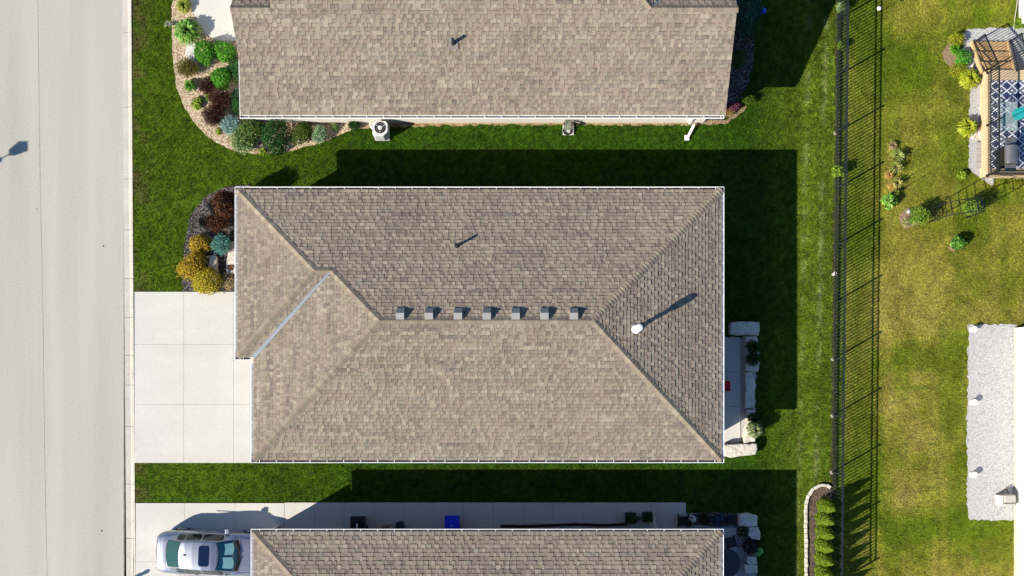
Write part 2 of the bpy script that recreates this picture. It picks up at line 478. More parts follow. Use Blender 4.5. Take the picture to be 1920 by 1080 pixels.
# turf sheet with its own undulation, one colour per vertex
x0, x1 = P(249.5, 0).x, P(2080, 0).x
y0, y1 = P(0, 1230).y, P(0, -150).y
nx, ny = 420, 320
gx, gy = np.meshgrid(np.linspace(x0, x1, nx), np.linspace(y0, y1, ny))
gz = 0.012*(fbm(gx, gy, 2.0, 5)-0.5)*2
gz -= 0.012
V = np.stack([gx.ravel()-0, gy.ravel(), gz.ravel()], 1)
idx = np.arange(nx*ny).reshape(ny, nx)
Q = np.stack([idx[:-1,:-1].ravel(), idx[:-1,1:].ravel(), idx[1:,1:].ravel(), idx[1:,:-1].ravel()], 1)
me = bpy.data.meshes.new("lawn")
me.vertices.add(len(V)); me.vertices.foreach_set("co", V.ravel())
me.loops.add(len(Q)*4); me.loops.foreach_set("vertex_index", Q.ravel())
me.polygons.add(len(Q)); me.polygons.foreach_set("loop_start", np.arange(0, len(Q)*4, 4)); me.polygons.foreach_set("loop_total", np.full(len(Q), 4))
me.update()
at = me.color_attributes.new("Col", 'FLOAT_COLOR', 'POINT')
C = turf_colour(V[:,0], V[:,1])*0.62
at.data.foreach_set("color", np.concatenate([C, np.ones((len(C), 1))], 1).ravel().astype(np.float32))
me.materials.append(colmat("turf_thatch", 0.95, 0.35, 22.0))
lawn = bpy.data.objects.new("lawn", me); put(lawn, (0, 0, 0)); tag(lawn, kind="structure")

# grass blades
NB = 520000
bx = rng.uniform(P(247, 0).x, P(1990, 0).x, NB); by = rng.uniform(P(0, 1120).y, P(0, -40).y, NB)
keep = np.ones(NB, bool)
DRIVE2 = [(252, 547.6), (540, 547.6), (540, 867.4), (252, 867.4)]
DRIVE3 = [(254.5, 942.6), (1286, 942.3), (1286, 1200), (254.5, 1200)]
HOUSES = [[(475, 385), (1315, 385), (1315, 850), (475, 850)], [(495, 0), (1330, 0), (1330, 232), (495, 232)],
          [(500, 985), (1320, 985), (1320, 1300), (500, 1300)], [(1901, 615), (2100, 615), (2100, 1300), (1901, 1300)],
          [(1838, 132), (2100, 132), (2100, 334), (1838, 334)], [(1826, 78), (1900, 78), (1900, 140), (1846, 140)]]
for pl in [BED1, BED2, BED3, BED4, GR1, GR2, PATIO2, PATIO3, MUL5, MUL6, DRIVE2, DRIVE3, dw] + HOUSES:
    keep &= ~in_poly(bx, by, poly_px(pl))
sf = in_poly(bx, by, poly_px(SOILF)); keep &= ~(sf & (rng.random(NB) < 0.15))
dirt = in_poly(bx, by, poly_px([(650, 224), (1362, 224), (1362, 234), (650, 240)])); keep &= ~(dirt & (rng.random(NB) < 0.85))
keep &= bx > P(250.5, 0).x + 0.0072*((CY-by*SG)-470)/SG - rng.random(NB)**3*0.07
bx, by = bx[keep], by[keep]; n = len(bx)
a = rng.uniform(0, 2*np.pi, n); lean = rng.uniform(0.25, 1.1, n); L_ = rng.uniform(0.05, 0.105, n); wd = rng.uniform(0.009, 0.016, n)
base = np.stack([bx, by, np.full(n, -0.012)], 1)
dirv = np.stack([np.cos(a)*np.sin(lean), np.sin(a)*np.sin(lean), np.cos(lean)], 1)
sd = np.stack([-np.sin(a), np.cos(a), np.zeros(n)], 1)
V = np.empty((n, 3, 3))
V[:,0] = base - sd*wd[:,None]; V[:,1] = base + sd*wd[:,None]; V[:,2] = base + dirv*L_[:,None]
me = bpy.data.meshes.new("grass")
me.vertices.add(n*3); me.vertices.foreach_set("co", V.ravel())
me.loops.add(n*3); me.loops.foreach_set("vertex_index", np.arange(n*3))
me.polygons.add(n); me.polygons.foreach_set("loop_start", np.arange(0, n*3, 3)); me.polygons.foreach_set("loop_total", np.full(n, 3))
me.update()
sp_ = np.where(bx > P(1600, 0).x, 0.30, 0.60)
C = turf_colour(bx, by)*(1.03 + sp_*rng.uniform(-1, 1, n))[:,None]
yel = rng.random(n) < 0.06
C[yel] = C[yel]*np.array([1.35, 1.2, 1.5])
at = me.color_attributes.new("Col", 'FLOAT_COLOR', 'POINT')
C3 = np.repeat(C, 3, 0)
at.data.foreach_set("color", np.concatenate([C3, np.ones((len(C3), 1))], 1).ravel().astype(np.float32))
me.materials.append(M_GRASSBLADE)
g = bpy.data.objects.new("grass", me); put(g, (0, 0, 0)); tag(g, "short mown green and straw coloured lawn grass", "grass", kind="stuff")

# ------------------------------------------------------------------ houses
PAL = [(0.232, 0.19, 0.146), (0.213, 0.172, 0.136), (0.232, 0.201, 0.149), (0.268, 0.228, 0.174), (0.19, 0.155, 0.125), (0.23, 0.182, 0.148), (0.204, 0.178, 0.142), (0.164, 0.135, 0.113)]
PW = [0.23, 0.19, 0.16, 0.14, 0.11, 0.09, 0.05, 0.03]
def plane_normal(poly):
    n = Vector((0, 0, 0))
    for i, a in enumerate(poly):
        b = poly[(i+1) % len(poly)]
        n += Vector(((a.y-b.y)*(a.z+b.z), (a.z-b.z)*(a.x+b.x), (a.x-b.x)*(a.y+b.y)))
    n.normalize()
    return n if n.z > 0 else -n

def shingles(mb, poly, seed, expo=0.147, over=0.0):
    """lay laminated shingles on one slope, course by course, each tab a raised slab"""
    r = random.Random(seed)
    n = plane_normal(poly)
    u = Vector((-n.y, n.x, 0)).normalized()
    v = n.cross(u).normalized()
    if v.z < 0: u, v = -u, -v
    O = min(poly, key=lambda p: p.z)
    pts = [((p-O).dot(u), (p-O).dot(v)) for p in poly]
    vmax = max(p[1] for p in pts)
    def interval(vv):
        xs = []
        for i, (a, b) in enumerate(pts):
            c, d_ = pts[(i+1) % len(pts)]
            if (b-vv)*(d_-vv) <= 0:
                if abs(d_-b) < 1e-6: xs += [a, c]
                else: xs.append(a+(c-a)*(vv-b)/(d_-b))
        return (min(xs), max(xs)) if xs else None
    mb.mi = 1; mb.col = (0.05, 0.045, 0.04)
    mb.face(*[p - n*0.012 for p in poly])
    mb.mi = 0
    W = lambda a, b, h: O + u*a + v*b + n*h
    v0 = 0.0; j = 0
    while v0 < vmax - 0.01:
        v1 = min(v0+expo, vmax-1e-4)
        i0, i1 = interval(v0+1e-4), interval(v1)
        if not i0 or not i1: break
        if j == 0: i0 = (i0[0]-over, i0[1]+over); i1 = (i1[0]-over, i1[1]+over)
        lo, hi = min(i0[0], i1[0]), max(i0[1], i1[1])
        x = lo - r.uniform(0, 0.3)
        thick = r.random() < 0.5
        base_c = None; run = 0
        while x < hi:
            wdt = r.uniform(0.09, 0.20)
            xa, xb = x, x+wdt-0.004
            x += wdt
            thick = not thick if r.random() < 0.8 else thick
            b0, b1 = max(xa, i0[0]), min(xb, i0[1])
            t0, t1 = max(xa, i1[0]), min(xb, i1[1])
            if b1 <= b0 and t1 <= t0: continue
            b0, b1 = min(max(xa, i0[0]), i0[1]), max(min(xb, i0[1]), i0[0])
            t0, t1 = min(max(xa, i1[0]), i1[1]), max(min(xb, i1[1]), i1[0])
            h = 0.015 + (0.014 if thick else 0.0) + r.uniform(0, 0.004)
            if run <= 0:
                base_c = r.choices(PAL, PW)[0]; run = r.randint(3, 12)
            run -= 1
            c = base_c if r.random() < 0.55 else r.choices(PAL, PW)[0]
            k = r.uniform(0.92, 1.08)*(1.07 if thick else 0.95)
            mb.col = (c[0]*k, c[1]*k, c[2]*k)
            ht = 0.003 + (0.008 if thick else 0)
            A, B, Cc, D = W(b0, v0, h), W(b1, v0, h), W(t1, v1+0.004, ht), W(t0, v1+0.004, ht)
            if thick: mb.face(A, B, Cc, D)
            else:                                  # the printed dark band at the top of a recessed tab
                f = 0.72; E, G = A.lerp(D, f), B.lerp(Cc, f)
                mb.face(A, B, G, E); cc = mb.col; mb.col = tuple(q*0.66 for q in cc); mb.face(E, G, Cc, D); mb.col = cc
            mb.face(W(b0, v0, -0.006), W(b1, v0, -0.006), B, A)
            if thick:
                mb.face(W(b0, v0, -0.002), A, D, W(t0, v1+0.004, -0.002)); mb.face(B, W(b1, v0, -0.002), W(t1, v1+0.004, -0.002), Cc)
        v0 += expo; j += 1

def caps(mb, A, B, n1, n2, wd=0.155, step=0.147, seed=3):
    """ridge or hip caps from A (low) to B (high) over the planes with normals n1, n2"""
    r = random.Random(seed)
    A, B = Vector(A), Vector(B)
    L = (B-A).length; d_ = (B-A)/L
    w1 = n1.cross(d_).normalized();  w1 = -w1 if n2.dot(w1) > 0 else w1
    w2 = n2.cross(d_).normalized();  w2 = -w2 if n1.dot(w2) > 0 else w2
    up = (n1+n2).normalized()
    s = 0.0
    while s < L:
        e = min(s+step*1.2, L+0.05)
        c = r.choices(PAL[:4]+PAL[5:6], [4, 2, 4, 2, 1])[0]; k = r.uniform(0.88, 1.12)
        mb.col = (c[0]*k*0.93, c[1]*k*0.92, c[2]*k*0.90)
        p, q = A+d_*s, A+d_*e
        hl, hh = 0.056, 0.028
        f = lambda c_, h, w_: c_ + up*h*0.55 + w_*wd
        a0, a1, a2 = f(p, hl, w1), p+up*(hl+0.012), f(p, hl, w2)
        b0, b1, b2 = f(q, hh, w1), q+up*(hh+0.012), f(q, hh, w2)
        mb.face(a0, a1, b1, b0); mb.face(a1, a2, b2, b1)
        dn = up*-0.03
        mb.face(a0+dn, a1+dn, a1, a0); mb.face(a1+dn, a2+dn, a2, a1)
        mb.face(a0+dn, a0, b0, b0+dn); mb.face(a2, a2+dn, b2+dn, b2)
        s += step

ZE = H*(1-1/1.07); ZR = H*(1-1/1.112)
GW = 0.115                                        # gutter width

def gutter(parent, A, B, out, ends=(1, 1), hang=0.68, white_floor=False):
    """open trough along the eave A-B (its outer edge), out points away from the house"""
    A, B, out = Vector(A), Vector(B), Vector(out).normalized()
    d_ = (B-A).normalized(); L = (B-A).length
    mb = MB()
    def strip(o0, o1, z0, z1, a=0.0, b=None):
        b = L if b is None else b
        p = A + d_*a; q = A + d_*b
        pts = []
        for c in (p, q):
            for (oo, zz) in ((o0, z0), (o1, z0), (o1, z1), (o0, z1)):
                pts.append(c + out*oo + Vector((0, 0, zz)))
        mb.add(pts, [(3,2,1,0),(4,5,6,7),(0,1,5,4),(1,2,6,5),(2,3,7,6),(3,0,4,7)])
    strip(-0.022, 0.0, -0.105, -0.005)            # front lip
    k0 = len(mb.f); strip(-GW-0.006, -0.0225, -0.115, -0.106); dark = range(k0, len(mb.f))   # floor, darker than the lip unless kept white
    strip(-GW-0.012, -GW-0.0065, -0.105, -0.020)  # back
    t = hang*0.5
    while t < L:
        strip(-GW-0.006, -0.0225, -0.030, -0.012, t, t+0.020); t += hang
    if ends[0]: strip(-GW-0.006, -0.0225, -0.105, -0.008, 0, 0.012)
    if ends[1]: strip(-GW-0.006, -0.0225, -0.105, -0.008, L-0.012, L)
    for k in dark: mb.m[k] = 1
    return mb.build("gutter", [M_WHITE, M_WHITE if white_floor else mat("gutter_dark_floor", (0.10, 0.09, 0.075), 0.95, 0, 0.6, 5)], parent)

def valley(parent, A, B, n1, n2, wd=0.075):
    A, B = Vector(A), Vector(B); d_ = (B-A).normalized()
    w1 = n1.cross(d_).normalized();  w1 = -w1 if n2.dot(w1) < 0 else w1
    w2 = n2.cross(d_).normalized();  w2 = -w2 if n1.dot(w2) < 0 else w2
    up = (n1+n2).normalized()*0.034
    mb = MB(); s0, s1 = wd*1.15, wd*0.55
    mb.face(A+w1*s0+up, A+up, B+up, B+w1*s1+up); mb.face(A+up, A+w2*s0+up, B+w2*s1+up, B+up)
    for w_ in (w1, w2):
        mb.face(A+w_*s0+up, B+w_*s1+up, B+w_*s1-up*0.4, A+w_*s0-up*0.4)
    return mb.build("valley_flashing", M_STEEL, parent)

def ray_plane_z(poly, x, y):
    n = plane_normal(poly); p = poly[0]
    return p.z - (n.x*(x-p.x)+n.y*(y-p.y))/n.z

def wall_box(parent, pts, z1, name="wall", m=None):
    mb = MB(); mb.prism(pts, 0.22, z1)
    o = mb.build(name, m or M_SIDING, parent)
    mb = MB(); c = Vector((sum(p[0] for p in pts)/len(pts), sum(p[1] for p in pts)/len(pts)))
    mb.prism([tuple(c + (Vector(p)-c)*0.9985) for p in pts], -0.1, 0.215)
    mb.build("foundation", M_FOUND, parent)
    return o

def fascia(parent, rect, z, inset=GW+0.02, depth=0.17):
    """boards and soffit closing the eave under the shingles"""
    mb = MB()
    n = len(rect); c = [Vector((p[0], p[1], 0)) for p in rect]
    cen = sum(c, Vector())/n
    mb.prism([(p.x, p.y) for p in c], z-depth, z-depth+0.02)
    for i in range(n):
        a, b = c[i], c[(i+1) % n]
        mb.bar((a.x, a.y, z-depth/2+0.012), (b.x, b.y, z-depth/2+0.012), 0.018, depth-0.03)
    return mb.build("fascia", M_WHITE, parent)

# --- middle house (hipped, with a stepped front wing)
IN = GW + 0.005
def eave(px, py, dx, dy): p = P(px, py, ZE); return Vector((p.x+dx*IN, p.y+dy*IN, ZE))
NE, NW = eave(1358, 350, -1, -1), eave(440, 350, 1, -1)
SW, SE = eave(470, 868, 1, 1), eave(1358, 868, -1, 1)
W1S = eave(440, 675, 1, 1); W2N = Vector((SW.x, W1S.y, ZE))
AE, AW = P(1112, 601, ZR), P(711, 601, ZR)
pn = (ZR-ZE)/(NE.y-AE.y); pw = (ZR-ZE)/(AW.x-SW.x)
yw = (NE.y+W1S.y)/2; zw = ZE+pn*(NE.y-yw)
T1 = Vector((NW.x+(zw-ZE)/pw, yw, zw)); T2 = Vector((SW.x+(zw-ZE)/pw, yw, zw))
h2 = thing("bungalow", "middle bungalow whole in view, hipped brown shingle roof with seven box vents", "house", ((NW.x+NE.x)/2, (NE.y+SE.y)/2, 0))
mb = MB()
PN = [NE, AE, AW, T2, T1, NW]; PS = [SW, SE, AE, AW]; PE = [SE, NE, AE]
PW1 = [NW, T1, W1S]; PS1 = [W1S, W2N, T2, T1]; PW2 = [W2N, SW, AW, T2]
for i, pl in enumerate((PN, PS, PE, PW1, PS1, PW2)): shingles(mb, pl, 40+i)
roof2 = mb.build("roof", [M_SHINGLE, M_DECKB], h2, origin=((NW.x+NE.x)/2, (NE.y+SE.y)/2, ZE), colors=True)
nN, nS, nE, nW1, nS1, nW2 = [plane_normal(p) for p in (PN, PS, PE, PW1, PS1, PW2)]
mb = MB()
for i, (A, B, a, b) in enumerate(((NW, T1, nW1, nN), (T1, T2, nS1, nN), (T2, AW, nW2, nN), (SW, AW, nW2, nS), (SE, AE, nS, nE), (NE, AE, nN, nE), (W1S, T1, nW1, nS1), (AW, AE, nN, nS))):
    mb = MB(); caps(mb, A, B, a, b, seed=i); mb.build("ridge_cap", M_SHINGLE, roof2, colors=True)
valley(roof2, W2N, T2, nW2, nS1)
g0 = lambda px, py: P(px, py, ZE)
gutter(roof2, g0(440, 350), g0(1358, 350), (0, 1, 0))
gutter(roof2, g0(470, 868), g0(1358, 868), (0, -1, 0))
gutter(roof2, g0(1358, 350.4), g0(1358, 867.6), (1, 0, 0), white_floor=True)
gutter(roof2, g0(440, 350.4), g0(440, 674.6), (-1, 0, 0), white_floor=True)
gutter(roof2, g0(440, 675), g0(469.8, 675), (0, -1, 0))
gutter(roof2, g0(470, 681), g0(470, 867.6), (-1, 0, 0), white_floor=True)
xy = lambda v: (v.x, v.y)
fascia(h2, [xy(NW), xy(W1S), xy(W2N), xy(SW), xy(SE), xy(NE)], ZE)
OV = 0.40
wall_box(h2, [(NW.x+OV, NW.y-OV), (W1S.x+OV, W1S.y+OV), (W2N.x+OV, W2N.y+OV), (SW.x+OV, SW.y+OV), (SE.x-OV, SE.y+OV), (NE.x-OV, NE.y-OV)], ZE-0.172, m=M_BRICK)
def wall_opening(parent, name, c, size, m, frame=0.06):
    mb = MB(); mb.box(c, size); o = mb.build(name, M_WHITE, parent)
    s = list(size); k = 0 if size[0] < size[1] else 1
    for i in range(3):
        if i != k: s[i] -= 2*frame
    s[k] += 0.02
    mb = MB(); mb.box(c, s); mb.build("pane", m, o)
    return o
M_GLASS = mat("dark_glass", (0.03, 0.04, 0.05), 0.08, 0, 0.1, spec=0.6)
M_DOOR = mat("garage_door", (0.36, 0.31, 0.26), 0.6, 0, 0.06)
wall_opening(h2, "garage_door", (SW.x+OV, (W2N.y+SW.y)/2, 1.10), (0.05, 3.9, 2.16), M_DOOR)
wall_opening(h2, "window", (SE.x-OV, P(0, 690).y, 1.35), (0.05, 1.9, 1.9), M_GLASS)
wall_opening(h2, "window", (P(800, 0).x, NW.y-OV, 1.5), (1.2, 0.05, 1.0), M_GLASS)
wall_opening(h2, "window", (P(900, 0).x, SW.y+OV, 1.5), (1.2, 0.05, 1.0), M_GLASS)

# slant-back box vents along the ridge
M_VENTM = mat("vent_grey_metal", (0.25, 0.245, 0.235), 0.55, 0.0, 0.06)
for px in (750.5, 804.5, 859, 913, 967, 1021, 1076):
    zc = ray_plane_z(PN, P(px, 587, 4.75).x, P(px, 587, 4.75).y)
    c = P(px, 588, zc+0.1); zc = ray_plane_z(PN, c.x, c.y)
    o = Vector((c.x, c.y, zc))
    slope = -nN.y/nN.z
    mb = MB()
    wd, dep, ht = 0.16, 0.23, 0.20
    ys = (dep, 0.02, -dep); zs_ = (0.07, ht+0.03, ht-0.10)
    pts = []
    for y_, z_ in zip(ys, zs_):
        for sx_ in (-1, 1): pts.append(o + Vector((sx_*wd, y_, slope*y_*1.0 + z_)))
    for y_ in ys:
        for sx_ in (-1, 1): pts.append(o + Vector((sx_*wd, y_, slope*y_ - 0.02)))
    mb.add(pts, [(0,1,3,2),(2,3,5,4),(0,6,7,1),(4,5,11,10),(0,2,8,6),(2,4,10,8),(1,7,9,3),(3,9,11,5)])
    mb.mi = 0
    fl = [o + Vector((sx_*(wd+0.07), y_, slope*y_ + 0.03)) for sx_, y_ in ((-1, -dep-0.06), (1, -dep-0.06), (1, dep+0.10), (-1, dep+0.10))]
    vent = mb.build("roof_vent", M_VENTM, roof2, origin=o, bevel=0.008)

def stack_pipe(parent, base, h, r, m, name="vent_pipe", flash=0.16):
    mb = MB(); base = Vector(base)
    mb.tube(base - Vector((0, 0, 0.15)), base + Vector((0, 0, h)), r, r, 14)
    o = mb.build(name, m, parent, origin=base)
    mb = MB(); mb.lathe(base, [(r+flash*0.55, -0.08), (r+flash*0.4, 0.04), (r+0.012, 0.13), (r+0.010, 0.135)], 16)
    mb.build("boot", m, parent, origin=base)
    return o
M_PIPE = mat("black_pipe", (0.015, 0.015, 0.02), 0.5)
c = P(856, 459, 3.7); c.z = ray_plane_z(PN, c.x, c.y)
stack_pipe(roof2, c, 0.46, 0.055, M_PIPE, flash=0.10)
# white flue on the east slope: cone boot, pipe and wide cap
c = P(1192, 617, 4.3); c.z = ray_plane_z(PE, c.x, c.y); c = P(1192, 617, c.z); c.z = ray_plane_z(PE, c.x, c.y)
M_FLUE = mat("white_flue_enamel", (0.78, 0.79, 0.82), 0.3, 0.0, 0.03)
mb = MB()
mb.lathe(c, [(0.21, -0.10), (0.18, 0.04), (0.095, 0.16), (0.08, 0.22), (0.08, 0.72)], 24)
flue = mb.build("flue_pipe", M_FLUE, roof2, origin=c, smooth=False)
mb = MB(); mb.lathe(c, [(0.10, 0.70), (0.125, 0.73), (0.14, 0.80), (0.14, 1.02), (0.12, 1.07), (0.03, 1.10)], 24)
mb.build("flue_cap", M_FLUE, roof2, origin=c + Vector((0, 0, 0.70)))

# --- north house (gabled front wing seen from above)
ZR1 = H*(1-1/1.115)
e1 = lambda px: P(px, 222, ZE)
S_y = P(0, 221.5, ZE).y + IN
R_y = P(0, 15.5, ZR1).y
xWl = P(449.5, 0, ZE).x + 0.02; xWr = P(465, 0, ZE).x; xWr_top = P(432, 0, ZR1).x
xE0 = P(1360, 0, ZE).x; xE1 = P(1382, 0, ZR1).x
p1 = (ZR1-ZE)/(R_y-S_y)
def onS(x, y): return Vector((x, y, ZE+p1*(y-S_y)))
ymid = P(0, 111, (ZE+ZR1)/2).y; zmid = ZE+p1*(ymid-S_y)
xmid = P(448.2, 0, zmid).x
Z2 = ZR1 + 1.55; R2y = R_y + 1.55/p1
xQ = P(1221, 0, ZR1).x; xM = P(507, 0, ZR1).x
h1 = thing("bungalow", "north bungalow cut by the photo's top edge, gabled brown roof with white gutter", "house", ((xWl+xE0)/2, S_y+3, 0))
A1 = [onS(xWl, S_y), onS(xE0, S_y), onS(xE1, R_y), onS(xQ, R_y), onS(xM, R_y), onS(xWr_top, R_y), onS(xmid, ymid)]
Q_ = onS(xQ, R_y)
B1 = [onS(xM, R_y), onS(xQ, R_y), onS(xQ-1.55/p1, R2y), onS(xM, R2y)]
N0 = R_y + (ZR1-ZE)/p1
EN = [Vector((xE1, R_y, ZR1)), Vector((xQ, R_y, ZR1)), Vector((xQ+(ZR1-ZE)/p1, N0, ZE)), Vector((xE0, N0, ZE))]
WN = [Vector((xM, R_y, ZR1)), Vector((xWr_top, R_y, ZR1)), Vector((xWr, N0, ZE)), Vector((xM, N0, ZE))]
EE = [Q_, Vector((xQ-1.55/p1, R2y, Z2)), Vector((xQ-1.55/p1+(Z2-ZE)/p1, R2y+(Z2-ZE)/p1, ZE)), Vector((xQ+(ZR1-ZE)/p1, N0, ZE))]
MN = [Vector((xM, R2y, Z2)), Vector((xQ-1.55/p1, R2y, Z2)), Vector((xQ-1.55/p1+(Z2-ZE)/p1, R2y+(Z2-ZE)/p1, ZE)), Vector((xM, R2y+(Z2-ZE)/p1, ZE))]
mb = MB()
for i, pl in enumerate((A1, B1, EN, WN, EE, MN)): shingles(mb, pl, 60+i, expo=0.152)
roof1 = mb.build("roof", [M_SHINGLE, M_DECKB], h1, origin=((xWl+xE0)/2, S_y+3, ZE), colors=True)
mb = MB()
n1S, n1N, n1E = plane_normal(A1), plane_normal(EN), plane_normal(EE)
for i, (A, B, b_) in enumerate(((Vector((xQ, R_y, ZR1)), Vector((xE1, R_y, ZR1)), n1N), (Vector((xWr_top, R_y, ZR1)), Vector((xM, R_y, ZR1)), n1N), (Q_, Vector((xQ-1.55/p1, R2y, Z2)), n1E))):
    mb = MB(); caps(mb, A, B, n1S, b_, seed=21+i); mb.build("ridge_cap", M_SHINGLE, roof1, colors=True)
valley(roof1, Vector((xQ+1.5/p1, R_y+1.5/p1, ZR1-1.5)), Q_, n1E, n1N, 0.07)
gutter(roof1, P(449.5, 221.5, ZE), P(1358, 221.5, ZE), (0, -1, 0))
for a, b in ((onS(xWl, S_y), onS(xmid, ymid)),   # white rake boards (onS(xmid, ymid), onS(xWr_top, R_y)), (onS(xE0, S_y), onS(xE1, R_y)),
             (Vector((xE1, R_y, ZR1)), Vector((xE0, N0, ZE))), (Vector((xWr_top, R_y, ZR1)), Vector((xWr, N0, ZE)))):
    mb = MB(); mb.bar(a - Vector((0, 0, 0.095)), b - Vector((0, 0, 0.095)), 0.04, 0.16); mb.build("rake_board", M_WHITE, roof1)
ws = P(0, 231.5).y; ww = P(488, 0).x; we = xE0 - 0.35
wall_box(h1, [(ww, ws), (we, ws), (we, N0-0.4), (ww, N0-0.4)], ZE-0.02)
for x in (ww+0.02, we-0.02):                      # gable walls above the plate
    mb = MB()
    mb.add([(x-0.02, ws+0.06, ZE-0.018), (x-0.02, N0-0.46, ZE-0.018), (x-0.02, R_y, ZR1-0.22), (x+0.02, ws+0.06, ZE-0.018), (x+0.02, N0-0.46, ZE-0.018), (x+0.02, R_y, ZR1-0.22)],
           [(0,1,2),(5,4,3),(0,3,4,1),(1,4,5,2),(2,5,3,0)])
    mb.build("gable_wall", M_SIDING, h1)
mb = MB(); mb.box(((xM+xQ)/2, (N0+R2y+(Z2-ZE)/p1-1.2)/2, ZE/2), (xQ-xM-0.2, R2y+(Z2-ZE)/p1-1.2-N0, ZE-0.3)); mb.build("rear_wall", M_SIDING, h1)
mb = MB(); mb.prism([(xWl+0.1, S_y+0.02), (we+0.3, S_y+0.02), (we+0.3, ws-0.01), (xWl+0.1, ws-0.01)], ZE-0.19, ZE-0.17)
mb.bar((xWl+0.05, S_y, ZE-0.09), (xE0, S_y, ZE-0.09), 0.018, 0.15); mb.build("fascia", M_WHITE, h1)
wall_opening(h1, "window", (P(800, 0).x, ws, 1.5), (1.2, 0.05, 1.0), M_GLASS)
wall_opening(h1, "window", (P(1200, 0).x, ws, 1.5), (1.2, 0.05, 1.0), M_GLASS)
c = P(850, 81, 3.6); c.z = ray_plane_z(A1, c.x, c.y); c = P(850, 81, c.z)
stack_pipe(roof1, c, 0.42, 0.06, M_PIPE, flash=0.08)
mb = MB(); u_ = Vector((1, 0, 0)); v_ = n1S.cross(u_)
v_ = v_ if v_.z > 0 else -v_
q = [c + n1S*0.028 + u_*a_*0.19 + v_*b_*0.19 for a_, b_ in ((-1,-1.2),(1,-1.2),(1,1),(-1,1))]
mb.face(*q); mb.face(*[p_ - n1S*0.004 for p_ in q][::-1]); mb.build("flashing_plate", mat("flashing_grey", (0.17, 0.16, 0.15), 0.6, 0.1), roof1)
# downspout with its leader and splash block at the east end
mb = MB()
dsx = P(1302, 0, 1.5).x
mb.path([(dsx+0.05, S_y-0.06, ZE-0.12), (dsx+0.02, ws-0.08, ZE-0.5)], 0.045, 8)
mb.bar((dsx+0.02, ws-0.06, ZE-0.5), (dsx+0.02, ws-0.06, 0.25), 0.09, 0.07, (0, 1, 0))
a_, b_ = P(1301, 234, 0.2), P(1289, 258, 0.06)
mb.bar((a_.x, a_.y, 0.24), (b_.x, b_.y, 0.10), 0.10, 0.08)
mb.build("downspout", M_WHITE, h1)
mb = MB(); c = P(1287.5, 259); mb.box((c.x, c.y, 0.06), (0.19, 0.22, 0.08)); tag(mb.build("splash_block", M_WHITE, bevel=0.01), "small white splash block under the end of the white downspout", "splash block")

# --- south house (cut by the bottom of the photo)
sNE, sNW = eave(1357, 992, -1, -1), eave(470, 992, 1, -1)
sSE, sSW = eave(1357, 1512, -1, 1), eave(470, 1512, 1, 1)
rn = (sNE.y-sSE.y)/2
pr = pn; zr3 = ZE+pr*rn
sAE = Vector((sNE.x-rn, sNE.y-rn, zr3)); sAW = Vector((sNW.x+rn, sNW.y-rn, zr3))
h3 = thing("bungalow", "south bungalow cut by the photo's bottom edge, hipped brown roof beside silver car", "house", ((sNW.x+sNE.x)/2, (sNE.y+sSE.y)/2, 0))
mb = MB()
tN, tS, tE, tW = [sNE, sAE, sAW, sNW], [sSW, sSE, sAE, sAW], [sSE, sNE, sAE], [sNW, sSW, sAW]
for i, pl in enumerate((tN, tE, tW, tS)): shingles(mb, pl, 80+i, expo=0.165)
roof3 = mb.build("roof", [M_SHINGLE, M_DECKB], h3, origin=((sNW.x+sNE.x)/2, (sNE.y+sSE.y)/2, ZE), colors=True)
mN, mS, mE, mW = [plane_normal(p) for p in (tN, tS, tE, tW)]
mb = MB()
for i, (A, B, a, b) in enumerate(((sNW, sAW, mN, mW), (sNE, sAE, mN, mE), (sSW, sAW, mS, mW), (sSE, sAE, mS, mE), (sAW, sAE, mN, mS))): 
    mb = MB(); caps(mb, A, B, a, b, seed=31+i); mb.build("ridge_cap", M_SHINGLE, roof3, colors=True)
gutter(roof3, g0(470, 992), g0(1357, 992), (0, 1, 0)); gutter(roof3, g0(1357, 992.4), g0(1357, 1511.6), (1, 0, 0), white_floor=True)
gutter(roof3, g0(470, 992.4), g0(470, 1511.6), (-1, 0, 0), white_floor=True); gutter(roof3, g0(470, 1512), g0(1357, 1512), (0, -1, 0))
fascia(h3, [xy(sNW), xy(sSW), xy(sSE), xy(sNE)], ZE)
wall_box(h3, [(sNW.x+OV, sNW.y-OV), (sSW.x+OV, sSW.y+OV), (sSE.x-OV, sSE.y+OV), (sNE.x-OV, sNE.y-OV)], ZE-0.172, m=M_BRICK)
wall_opening(h3, "garage_door", (sNW.x+OV, P(0, 1040).y, 1.10), (0.05, 2.6, 2.16), M_DOOR)
wall_opening(h3, "window", (P(760, 0).x, sNW.y-OV, 1.5), (1.2, 0.05, 1.0), M_GLASS)

